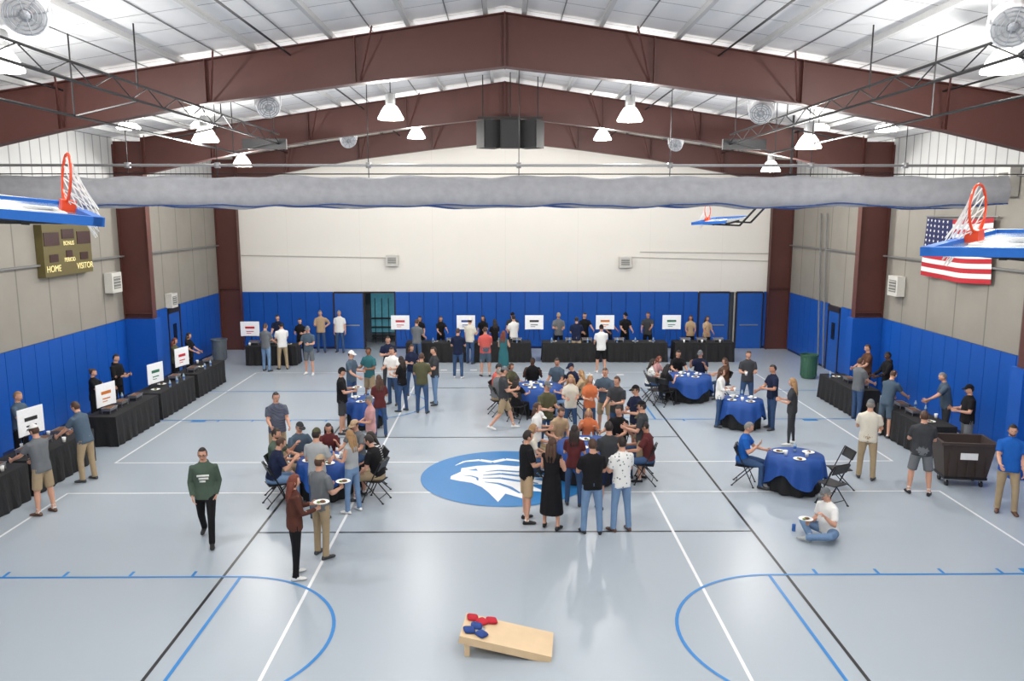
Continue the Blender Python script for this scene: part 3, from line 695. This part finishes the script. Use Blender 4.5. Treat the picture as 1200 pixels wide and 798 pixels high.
def P(px,py,face,sex,top,bot,hair='short:dk',arms='down',legs='stand',hat=None,lean=0,h=None,w=None,wt=1.0,sk='a',shoe='dkgray',beard=0,glasses=0,look=8,turn=0,capback=0,held=None,custom=None,side=0,pz=None,logo=0):
    pos=V3((w[0],w[1],0)) if w else floor(px,py)
    H=h or (1.64 if sex=='f' else 1.77); s=H/1.75; fem=sex=='f'
    tk_,tc_=top.split(':'); bk_,bc_=bot.split(':'); hs,hc=hair.split(':')
    lod=pos.length<19.5
    mT,mB,mS,mK,mH=cl(tc_),cl(bc_),mat("skin_"+sk,SK[sk],.55,var=.05,scale=12,spec=.35),mat("shoe_"+shoe,COL[shoe],.6),mat("hair_"+hc,COL[hc],.6,var=.25,scale=60,bump=.4)
    body=MB(); ex=MB(); 
    for m_ in(mT,mB,mS,mK): body.mi(m_); ex.mi(m_)
    ln=math.radians(lean); sd=math.radians(side)
    u=V3((math.sin(sd),math.sin(ln)*math.cos(sd),math.cos(ln)*math.cos(sd))); R=(X-u*X.dot(u)).normalized(); F=u.cross(R)
    if isinstance(legs,str): lg=LEG[legs]
    else: lg=legs
    hipx=.088*s; hips=[];knees=[];ank=[];fd=[]
    for i,sg in enumerate((-1,1)):
        a,k,o=lg[i]; a=math.radians(a);k=math.radians(k);o=math.radians(o)
        hj=V3((sg*hipx,0,0)); t=V3((sg*math.sin(o),math.sin(a)*math.cos(o),-math.cos(a)*math.cos(o)))
        kn=hj+t*.43*s; b2=a-k; oo=o*.4; sh=V3((sg*math.sin(oo),math.sin(b2)*math.cos(oo),-math.cos(b2)*math.cos(oo))); an=kn+sh*.42*s
        hips.append(hj);knees.append(kn);ank.append(an); fd.append(V3((sg*math.sin(o+.12),math.cos(o+.12),0)))
    if custom:
        pzv=custom['pz']; knees=[V3(q) for q in custom['knees']]; ank=[V3(q) for q in custom['ank']]; fd=[V3(q).normalized() for q in custom['fd']]
    else: pzv=.07*s-min(ank[0].z,ank[1].z)
    Pz=V3((0,0,pzv))
    if not custom: hips=[q+Pz for q in hips]; knees=[q+Pz for q in knees]; ank=[q+Pz for q in ank]
    else: hips=[q+Pz for q in hips]
    O=Pz
    def tp(d,x=0,y=0): return O+u*(d*s)+R*(x*s)+F*(y*s)
    wa=wt; sw=.88 if fem else 1.0; wst=.86 if fem else 1.0; hp2=1.03 if fem else 1.0
    sitting=(not custom and isinstance(legs,str) and legs.startswith('sit')) or bool(custom)
    body.loft([tp(-.10),tp(-.05),tp(.04),tp(.14)],[(.11*s,.09*s),(.158*s*hp2,.115*s*wa),(.165*s*hp2*wa**.5,.118*s*wa),(.145*s*wst*wa,.105*s*wa)],mB,R=R,F=F,n=16,sq=.9)
    hem=-.07 if tk_ in('tee','polo','hoodie','long') else .06
    if sitting: hem=.0
    if tk_=='crop': hem=.12
    rg=[]
    if hem<.03: rg+=[(hem,.176*hp2,.128*wa),(.05,.172*hp2,.126*wa)]
    elif hem<.1: rg+=[(.06,.16*hp2,.118*wa)]
    rg+=[(.15,.158*wst,.120*wa),(.24,.162*(wst+.05),.124*wa),(.34,.172*sw*1.02,.124),(.42,.182*sw,.124),(.48,.184*sw,.112),(.525,.150*sw,.09),(.555,.095,.07),(.58,.062,.058)]
    loose=1.0
    body.loft([tp(d,0,(.012 if(fem and .3<d<.45) else 0)+(.02*(wa-1)*4 if d<.3 else 0)) for d,a,b_ in rg],[(a*s*wa**.6*loose,b_*s*loose) for d,a,b_ in rg],mT,R=R,F=F,n=18,sq=.85,cap=.1)
    if fem and tk_!='hoodie':
        for q in(-1,1): body.ell(tp(.375,q*.07,.085),R,F,u,(.06*s,.05*s,.06*s),mT,6,10)
    body.loft([tp(.53,0,-.005),tp(.60,0,.0),tp(.67,0,.012)],[.056*s*(.9 if fem else 1.05)]*3,mS,R=R,F=F,n=12)
    if tk_=='hoodie': body.ell(tp(.56,0,-.07),R,F,u,(.09*s,.055*s,.05*s),mT,6,10)
    if logo:
        wl=mat("print_white",(225,225,222),.8)
        ex.obox(tp(.36,0,.1265),R,F,u,(.20*s,.006,.035*s),wl); ex.obox(tp(.31,-.01,.1285),R,F,u,(.16*s,.006,.035*s),wl); ex.obox(tp(.26,.01,.1275),R,F,u,(.10*s,.006,.03*s),wl)
    if tk_=='polo': body.loft([tp(.56,0,-.004),tp(.60,0,.0)],[.07*s,.066*s],mT,R=R,F=F,n=12,cap=0)
    if isinstance(arms,str): arms=(arms,arms)
    wr=[]
    for sg,an_ in zip((-1,1),arms):
        f,o,e,inw=[math.radians(q+random.uniform(-3,3)) for q in (ARM[an_] if isinstance(an_,str) else an_)]
        sh=tp(.485,sg*.172*sw)
        def dv(a,o): return R*(sg*math.sin(o))+F*(math.sin(a)*math.cos(o))-u*(math.cos(a)*math.cos(o))
        ua=dv(f,o); el=sh+ua*.29*s; fa=dv(f+e,o-inw); W=el+fa*.25*s
        k=.9 if fem else 1.04
        bare=tk_=='tank'
        st=[] if not bare else [(sh,.05)]
        pts_=st+[(sh+ua*(.10 if bare else .15)*s,.048),(sh+ua*.2*s,.044),(el,.038),(el+fa*.07*s,.041),(el+fa*.17*s,.033),(W,.026)]
        body.loft([q[0] for q in pts_],[q[1]*s*k for q in pts_],mS,ref=R,n=10)
        if tk_ in('tee','polo','crop'):
            body.loft([sh-ua*.015*s,sh+ua*.06*s,sh+ua*.17*s,sh+ua*.20*s],[.058*s*k,.066*s*k,.065*s*k,.065*s*k],mT,ref=R,n=12,cap=.4)
        elif tk_ in('hoodie','long'):
            q=1.08 if tk_=='hoodie' else 1.0
            body.loft([sh-ua*.015*s,sh+ua*.12*s,el,el+fa*.1*s,W-fa*.01*s],[.060*s*q,.056*s*q,.049*s*q,.045*s*q,.036*s*q],mT,ref=R,n=12,cap=.4)
        else: body.ell(sh,R,F,u,(.055*s,.055*s,.05*s),mT,6,8)
        ff=abs(F.dot(fa)); th=F*(1-ff)+u*ff; th=(th-fa*th.dot(fa)).normalized(); nrm=fa.cross(th)
        if nrm.dot(R)*sg>0: nrm=-nrm
        hand(ex,W,fa,th,nrm,s*(.92 if fem else 1),mS,.75 if (held and sg>0) else .3)
        wr.append((W,fa,th,nrm))
    k=(.95 if fem else 1.0)*wa**.4
    for i in(0,1):
        hj,kn,an_=hips[i],knees[i],ank[i]; td=(kn-hj).normalized(); sd_=(an_-kn).normalized()
        ft=fd[i]
        if bk_ in('pants','jeans'):
            rr=[.093,.088,.072,.064,.060,.056,.055]
            body.loft([hj+td*.0,hj+td*.15*s,hj+td*.33*s,kn,kn+sd_*.14*s,kn+sd_*.3*s,an_-sd_*.0],[q*s*k for q in rr],mB,ref=X,n=12)
        elif bk_=='leggings':
            rr=[.09,.082,.064,.054,.056,.042,.036]
            body.loft([hj,hj+td*.15*s,hj+td*.33*s,kn,kn+sd_*.12*s,kn+sd_*.3*s,an_],[q*s*k for q in rr],mB,ref=X,n=12)
        else:
            body.loft([hj+td*.1*s,kn-td*.06*s,kn,kn+sd_*.12*s,kn+sd_*.27*s,an_],[.07*s*k,.062*s*k,.054*s*k,.056*s*k,.042*s*k,.036*s*k],mS,ref=X,n=12)
            if bk_=='shorts': body.loft([hj,hj+td*.14*s,hj+td*.30*s,hj+td*.40*s],[.094*s*k,.094*s*k,.09*s*k,.088*s*k],mB,ref=X,n=12,cap=.05)
            if bk_!='dress': body.loft([an_-sd_*.08*s,an_],[.042*s,.042*s],mat("sock_white",(225,225,225),.8),ref=X,n=10)
        lift=an_.z-.07*s
        ptc=-math.radians(min(50,max(0,lift/.01*2.2))) if not custom else 0
        fdir=(ft*math.cos(ptc)+Z*math.sin(ptc)).normalized() if not custom else ft
        sr=Z.cross(fdir).normalized() if abs(fdir.z)<.95 else X
        su=fdir.cross(sr)
        if su.z<0 and not custom: su=-su
        base=an_-su*.07*s
        prof=[(-.075,.022,.022),(-.06,.036,.036),(-.01,.038,.045),(.05,.043,.038),(.11,.046,.028),(.155,.04,.024),(.18,.022,.018)]
        body.loft([base+fdir*(a*s)+su*(c*s) for a,b_,c in prof],[(b_*s,c*s) for a,b_,c in prof],mK,R=sr,F=su,n=10,sq=.8)
    if bk_=='dress':
        body.loft([tp(.16),tp(.02),O+V3((0,0,-.25*s)),O+V3((0,.01,-.62*s))],[(.14*s,.11*s),(.18*s,.135*s),(.2*s,.17*s),(.23*s,.2*s)],mB,R=X,F=Y_,n=18,cap=.02)
    lk=math.radians(-look); tr=math.radians(turn)
    Fh=(F*math.cos(tr)+R*math.sin(tr)); Rh=(R*math.cos(tr)-F*math.sin(tr)); 
    if lean>15: lk+=math.radians(lean*.5)
    Fh2=(Fh*math.cos(lk)+u*math.sin(lk)).normalized(); Uh=Rh.cross(Fh2)
    C=tp(.71,0,.022)
    head(ex,C,Rh,Fh2,Uh,s*1.0,mS,mH,hs,hat,beard,glasses,capback,lod)
    a=math.radians(face); M=Matrix(((math.cos(a),math.sin(a),0,pos.x),(-math.sin(a),math.cos(a),0,pos.y),(0,0,1,0),(0,0,0,1)))
    for mb in(body,ex):
        for q in mb.v:
            if q.z<.004: q.z=.004
    if held:
        W,fa,th,nrm=wr[1]
        hpos=M@(W+fa*.10*s+(nrm*.02 if held=='cup' else th*.03)+Z*(-.02 if held=='cup' else .035)); HELD.append((held,hpos))
    word={'tee':'tshirt','polo':'polo_shirt','hoodie':'hoodie','long':'long_sleeve_shirt','crop':'top','tank':'sleeveless_top'}[tk_]
    cname={'dkgray':'dark_gray','ltgray':'light_gray','check':'checked','stripe':'striped','pattern':'patterned','ltblue':'light_blue'}.get(tc_,tc_)
    st='seated_' if sitting else ''
    bodies.append((f"{st}{'woman' if fem else 'man'}_in_{cname}_{word}",body,ex,M,.0155 if lod else .021))
def seat(T,ang,dist,*a,**k):
    x=T.x+dist*math.cos(math.radians(ang)); y=T.y+dist*math.sin(math.radians(ang))
    face=math.degrees(math.atan2(T.x-x,T.y-y))
    chair(x-.0,y,face)
    k.setdefault('arms',random.choice(['table','eat','table','lap'])); k.setdefault('legs','sit'); k.setdefault('lean',random.choice([2,8,14]))
    P(0,0,face,*a,w=(x-.08*math.sin(math.radians(face)),y-.08*math.cos(math.radians(face))),**k)
# -- foreground left
P(244,634,168,'m','hoodie:green','pants:black','short:dk',('pocket','pocket'),'walk',glasses=1,shoe='black',look=4,logo=1)
P(348,676,62,'f','long:rust','pants:black','long:rd',('hold','hold'),'stand',held='plate',shoe='white',h=1.7)
P(378,652,35,'m','tee:gray','pants:khaki','short:br',('hold','hold'),'stand',hat='khaki',held='plate')
P(414,600,300,'f','tank:ltgray','jeans:ltdenim','long:bd',('hold','hold'),'stand',shoe='white',held='cup')
P(327,548,150,'m','tee:check','pants:khaki','short:dk',('low','low'),'stand',wt=1.2)
seat(TC,172,1.0,'m','tee:green','shorts:khaki','short:dk',beard=1,wt=1.15)
seat(TC,210,1.0,'m','tee:navy','jeans:ltdenim','short:br',wt=1.1)
seat(TC,135,1.0,'m','tee:slate','pants:denim','short:gy',hat='dkgray')
seat(TC,98,1.0,'f','tee:maroon','jeans:denim','long:dk')
seat(TC,62,1.0,'m','tee:gray','jeans:denim','short:br',hat='tan')
seat(TC,22,1.05,'f','tee:stripe','pants:black','long:dk')
seat(TC,-16,1.1,'m','tee:black','shorts:khaki','short:dk')
P(436,545,250,'f','tee:pink','shorts:khaki','short:gy',('hold','low'),hat='gray')
P(374,608,15,'m','tee:ltgray','jeans:denim','short:dk',('hold','hold'),'stand',hat='olive')
# -- left mid standing
P(402,508,80,'m','tee:black','shorts:dkgray','short:dk',('hold','hold'),'stand',hat='black',wt=1.1,held='plate')
P(413,480,110,'m','tee:slate','jeans:denim','short:br',('hold','low'),hat='white')
P(446,512,340,'f','tee:maroon','jeans:denim','long:br',('hold','hold'),held='cup')
P(461,474,200,'m','tee:white','jeans:denim','short:dk',('hold','hold'))
P(472,482,300,'f','tee:black','jeans:denim','long:dk',('hold','hold'))
P(495,484,5,'m','tee:olive','jeans:denim','short:br',('hold','hold'),wt=1.05)
P(510,474,250,'m','tee:dkgray','jeans:ltdenim','short:dk',('hold','cross'))
P(483,463,150,'f','tee:navy','jeans:denim','long:br',('hold','hold'))
P(456,456,170,'m','tee:navy','pants:dkgray','short:dk',('cross','cross'))
P(434,474,210,'m','tee:teal','shorts:khaki','short:bk',('hold','hold'),sk='c')
# -- back-left
P(313,435,20,'m','tee:gray','jeans:ltdenim','short:br',('hold','low'))
P(332,433,330,'m','tee:white','pants:khaki','short:dk',('low','low'),hat='navy')
P(363,439,190,'m','tee:slate','shorts:gray','short:gy',('hold','hold'),hat='gray',shoe='white')
P(377,413,175,'m','tee:tan','jeans:denim','short:gy',('hips','hold'),wt=1.1)
P(399,413,185,'m','tee:white','jeans:denim','short:gy',('down','down'),wt=1.05)
P(0,0,180,'f','tee:black','pants:black','short:dk',('hold','hold'),w=(-8.1,31.2))
P(0,0,180,'m','tee:navy','pants:black','short:dk',('low','low'),w=(-9.0,31.3))
# -- back row behind tables
for x,c,sx,hr,ht in((-3.45,'black','f','long:dk',None),(-2.6,'black','f','long:br',None),(-.9,'black','f','long:dk',None),(.3,'dkgray','m','short:dk','black'),(2.15,'gray','m','short:gy','khaki'),(3.2,'black','m','short:dk',None),
     (4.85,'black','m','short:dk','black'),(5.8,'dkgray','m','short:br',None),(7.55,'tan','f','long:br',None),(8.15,'tan','f','long:dk',None),(4.2,'navy','f','long:bk',None)):
    P(0,0,180+random.randint(-20,20),sx,'tee:'+c,'pants:black',hr,random.choice([('low','low'),('reach','low'),('hold','hold')]),w=(x,31.9+random.uniform(-.1,.2)),hat=ht,sk=random.choice('aab'))
# -- back row in front of tables
P(537,443,10,'m','tee:navy','jeans:denim','short:br',('hold','hold'),shoe='white')
P(551,426,30,'m','tee:cream','jeans:denim','short:dk',('down','hold'),hat='white')
P(569,441,350,'m','tee:coral','shorts:slate','short:br',('hold','hold'),wt=1.25)
P(590,441,15,'f','tank:teal','dress:teal','long:rd',('hold','hold'))
P(602,421,330,'m','tee:white','pants:dkgray','short:dk',('hold','low'))
P(580,422,340,'f','tee:black','jeans:denim','long:dk',('low','low'))
P(675,424,5,'m','tee:navy','shorts:khaki','short:dk',('hold','hold'),wt=1.1)
P(704,437,355,'m','tee:white','shorts:black','short:dk',('low','low'),hat='black',shoe='white')
P(489,428,20,'m','tee:gray','jeans:denim','short:br',('low','low'))
# -- left wall vendors and visitors
P(0,0,90,'f','tee:olive','pants:black','long:rd',('low','low'),w=(-11.0,26.2))
P(0,0,95,'f','tee:black','pants:black','long:dk',('low','low'),w=(-11.0,27.4))
P(0,0,100,'m','hoodie:black','pants:black','short:dk',('hold','hold'),w=(-11.1,22.4))
P(0,0,80,'f','tee:black','pants:black','bun:br',('reach','low'),w=(-11.0,20.9))
P(0,0,90,'m','tee:slate','pants:black','short:bd',('low','low'),w=(-11.0,17.6))
P(104,563,282,'m','polo:slate','pants:khaki','short:br',('reach','reach'),'shift',lean=12,wt=1.1,shoe='dkgray')
P(54,602,288,'m','tee:gray','shorts:khaki','short:br',('reach','low'),'stand',hat='white',lean=6,wt=1.05,shoe='brown')
P(0,0,92,'m','tee:dkgray','pants:black','short:dk',('low','reach'),w=(-11.0,15.6))
# -- centre
P(590,503,82,'m','tee:dkgray','shorts:khaki','short:dk',('swingf','hold'),'walk',hat='gray',shoe='white')
for ang,sx,tp_,bt_,hr,ht,sk_ in((95,'m','tee:black','jeans:denim','short:bk',None,'d'),(130,'f','tee:olive','jeans:denim','long:br',None,'a'),(165,'m','tee:coral','jeans:denim','short:dk','dkgray','a'),
    (60,'m','tee:slate','jeans:denim','short:dk',None,'b'),(25,'m','tee:navy','jeans:denim','short:br','navy','a'),(-10,'f','tee:tan','jeans:denim','long:bd',None,'a'),(200,'m','tee:gray','shorts:khaki','short:gy',None,'a'),
    (-45,'f','tee:cream','jeans:ltdenim','long:bd',None,'a'),(240,'f','tee:black','pants:black','long:dk',None,'a')):
    seat(TE,ang,1.22,sx,tp_,bt_,hr,hat=ht,sk=sk_)
for ang,sx,tp_,bt_,hr,ht,sk_,bd in((120,'m','tee:tan','jeans:denim','short:br',None,'a',1),(85,'f','tee:orange','jeans:denim','long:bd',None,'a',0),(52,'m','tee:black','jeans:denim','short:dk',None,'a',0),
    (18,'m','tee:dkgray','jeans:denim','short:br','olive','a',0),(155,'m','tee:gray','shorts:khaki','short:dk','white','a',0),(190,'f','tee:cream','jeans:denim','long:bd',None,'a',0),(-16,'m','tee:maroon','jeans:denim','short:dk',None,'b',0)):
    seat(TF,ang,1.22,sx,tp_,bt_,hr,hat=ht,sk=sk_,beard=bd)
P(617,611,70,'m','tee:black','shorts:tan','short:dk',('hold','hold'),'stand',shoe='black',held='cup')
P(646,619,20,'f','tank:black','dress:black','long:br',('hold','hold'),h=1.72,shoe='black')
P(693,625,352,'m','tee:black','jeans:ltdenim','short:br',('hold','hold'),wt=1.1,shoe='black')
P(727,622,335,'m','tee:pattern','jeans:ltdenim','short:dk',('hold','hold'),shoe='brown',held='plate')
P(751,563,285,'m','tee:dkgray','shorts:khaki','short:dk',('hold','hold'),hat='black',shoe='black')
P(672,592,10,'f','tee:maroon','jeans:denim','long:dk',('hold','hold'))
P(712,597,345,'m','tee:dkgray','shorts:navy','short:dk',('hold','hold'))
P(744,537,250,'m','tee:navy','shorts:khaki','short:br',('hold','cross'),hat='black')
P(628,556,100,'f','tee:white','jeans:denim','long:br',('hold','hold'))
P(668,512,175,'f','tee:cream','jeans:denim','long:bd',('hold','hold'))
P(708,508,200,'m','tee:slate','shorts:khaki','short:br',('cross','cross'))
P(640,531,150,'m','tee:olive','jeans:denim','short:dk',('hold','hold'),hat='gray')
P(722,522,220,'m','tee:dkgray','jeans:denim','short:br',('hold','low'))
P(690,512,160,'f','tee:orange','jeans:denim','long:bd',('hold','hold'))
# -- right mid
seat(TG,175,1.15,'f','tee:pattern','jeans:denim','long:dk'); seat(TG,140,1.15,'f','tee:pink','jeans:denim','long:rd'); seat(TG,95,1.15,'m','tee:black','pants:black','short:dk')
seat(TG,60,1.15,'m','tee:navy','jeans:denim','short:dk',hat='gray'); seat(TG,10,1.15,'f','tee:brown','jeans:denim','long:br'); seat(TG,220,1.15,'f','tee:black','pants:black','long:bk')
P(842,500,110,'f','long:white','jeans:denim','long:br',('hold','hold'),held='cup')
P(874,480,185,'m','tee:dkgray','jeans:denim','short:br',('hold','hold'),held='cup',wt=1.05)
P(903,503,262,'m','tee:navy','jeans:denim','short:dk',('hold','low'),'stand',sk='b')
P(926,521,300,'f','tee:dkgray','leggings:dkgray','long:bd',('hold','hold'),shoe='white',h=1.7)
seat(TA,158,1.0,'m','tee:blue','jeans:denim','short:gy',arms=('table','eat'))
for ang,d in((-62,.95),(5,.98)):
    x=TA.x+d*math.cos(math.radians(ang)); y=TA.y+d*math.sin(math.radians(ang)); chair(x,y,math.degrees(math.atan2(TA.x-x,TA.y-y)))
p=floor(768,473); chair(p.x,p.y,60); 
# -- right side
P(1014,561,28,'m','tee:cream','pants:khaki','short:gy',('hold','hold'),'stand',hat='gray',wt=1.15,shoe='dkgray')
P(1076,579,20,'m','tee:dkgray','shorts:gray','short:br',('hold','hold'),'wide',wt=1.2,shoe='black')
P(1130,536,280,'m','tee:black','shorts:gray','short:dk',('hold','hold'),hat='black',wt=1.15)
P(1003,492,75,'m','tee:gray','jeans:denim','short:br',('low','low'),wt=1.05)
P(1036,512,60,'m','tee:slate','shorts:slate','short:br',('reach','reach'),lean=14,capback=1)
P(1088,512,285,'m','tee:slate','pants:dkgray','short:gy',('reach','low'),lean=10,wt=1.1,w=(11.2,19.6))
P(0,0,270,'m','hoodie:black','pants:black','short:bk',('low','low'),w=(11.1,22.6),sk='d')
P(0,0,270,'m','tee:brown','pants:black','short:br',('low','low'),w=(11.1,23.9))
P(1177,601,205,'m','polo:blue','pants:khaki','short:dk',('down','low'),'shift',beard=1,wt=1.08,shoe='brown')
P(972,630,250,'m','tee:white','jeans:ltdenim','short:gy',('eat','hold'),'stand',hat='gray',lean=10,wt=1.15,shoe='ltgray',held='plate',
  custom=dict(pz=.12,knees=[(-.36,.30,.20),(.36,.30,.22)],ank=[(-.02,.52,.09),(.08,.38,.10)],fd=[(.75,.5,.05),(-.75,.45,.05)]))
# ---- build the figures
print("people",len(bodies))
tmp=[]
for (nm,body,ex,M,vox) in bodies:
    me=bpy.data.meshes.new("tmp"); me.from_pydata([tuple(q) for q in body.v],[],body.f); 
    o=bpy.data.objects.new("tmp",me); sc.collection.objects.link(o)
    r=o.modifiers.new("r",'REMESH'); r.mode='VOXEL'; r.voxel_size=vox
    sm=o.modifiers.new("s",'SMOOTH'); sm.factor=.5; sm.iterations=3
    tmp.append(o)
dg=bpy.context.evaluated_depsgraph_get()
for (nm,body,ex,M,vox),o in zip(bodies,tmp):
    ev=o.evaluated_get(dg); me=ev.to_mesh()
    nv=len(me.vertices); co=np.empty(nv*3,np.float32); me.vertices.foreach_get("co",co); co=co.reshape(-1,3)
    npo=len(me.polygons); ls=np.empty(npo,np.int32); lt=np.empty(npo,np.int32); me.polygons.foreach_get("loop_start",ls); me.polygons.foreach_get("loop_total",lt)
    vi=np.empty(len(me.loops),np.int32); me.loops.foreach_get("vertex_index",vi)
    cen=np.empty(npo*3,np.float32); me.polygons.foreach_get("center",cen); cen=cen.reshape(-1,3)
    bvh=BVHTree.FromPolygons([tuple(q) for q in body.v],body.f)
    mats=list(body.mats); remap=[]
    for m_ in ex.mats:
        if m_ not in mats: mats.append(m_)
        remap.append(mats.index(m_))
    fn=bvh.find_nearest; bm_=body.m
    mi=[bm_[fn(c)[2]] for c in cen.tolist()]
    ev.to_mesh_clear()
    co2=np.array([tuple(q) for q in ex.v],np.float32); vi2=np.array([i+nv for f in ex.f for i in f],np.int32)
    lt2=np.array([len(f) for f in ex.f],np.int32); ls2=np.concatenate([[0],np.cumsum(lt2)[:-1]]).astype(np.int32)+len(vi)
    allco=np.concatenate([co,co2]); Mn=np.array(M,np.float32)
    orig=np.array([M[0][3],M[1][3],0],np.float32)
    allco=allco@Mn[:3,:3].T
    me2=bpy.data.meshes.new(nm); me2.vertices.add(len(allco)); me2.vertices.foreach_set("co",allco.ravel())
    av=np.concatenate([vi,vi2]); me2.loops.add(len(av)); me2.loops.foreach_set("vertex_index",av)
    als=np.concatenate([ls,ls2]); me2.polygons.add(len(als)); me2.polygons.foreach_set("loop_start",als)
    for m_ in mats: me2.materials.append(m_)
    me2.polygons.foreach_set("material_index",np.array(mi+[remap[k] for k in ex.m],np.int32))
    me2.polygons.foreach_set("use_smooth",np.ones(len(als),bool))
    me2.update(calc_edges=True); me2.validate()
    po=bpy.data.objects.new(nm,me2); sc.collection.objects.link(po); po.location=orig.tolist()
for o in tmp:
    m_=o.data; bpy.data.objects.remove(o); bpy.data.meshes.remove(m_)
for k,p in HELD:
    inst(plate if k=='plate' else cup,"paper_plate" if k=='plate' else "drink_cup",p-(V3((0,0,.05)) if k=='cup' else V3((0,0,0))))
# ---------------------------------------------------------------- world / view
w=bpy.data.worlds.new("world"); sc.world=w; w.use_nodes=True; w.node_tree.nodes["Background"].inputs[0].default_value=(.8,.85,.9,1); w.node_tree.nodes["Background"].inputs[1].default_value=.5
sc.view_settings.view_transform='Standard'; sc.view_settings.look='None'; sc.view_settings.exposure=0
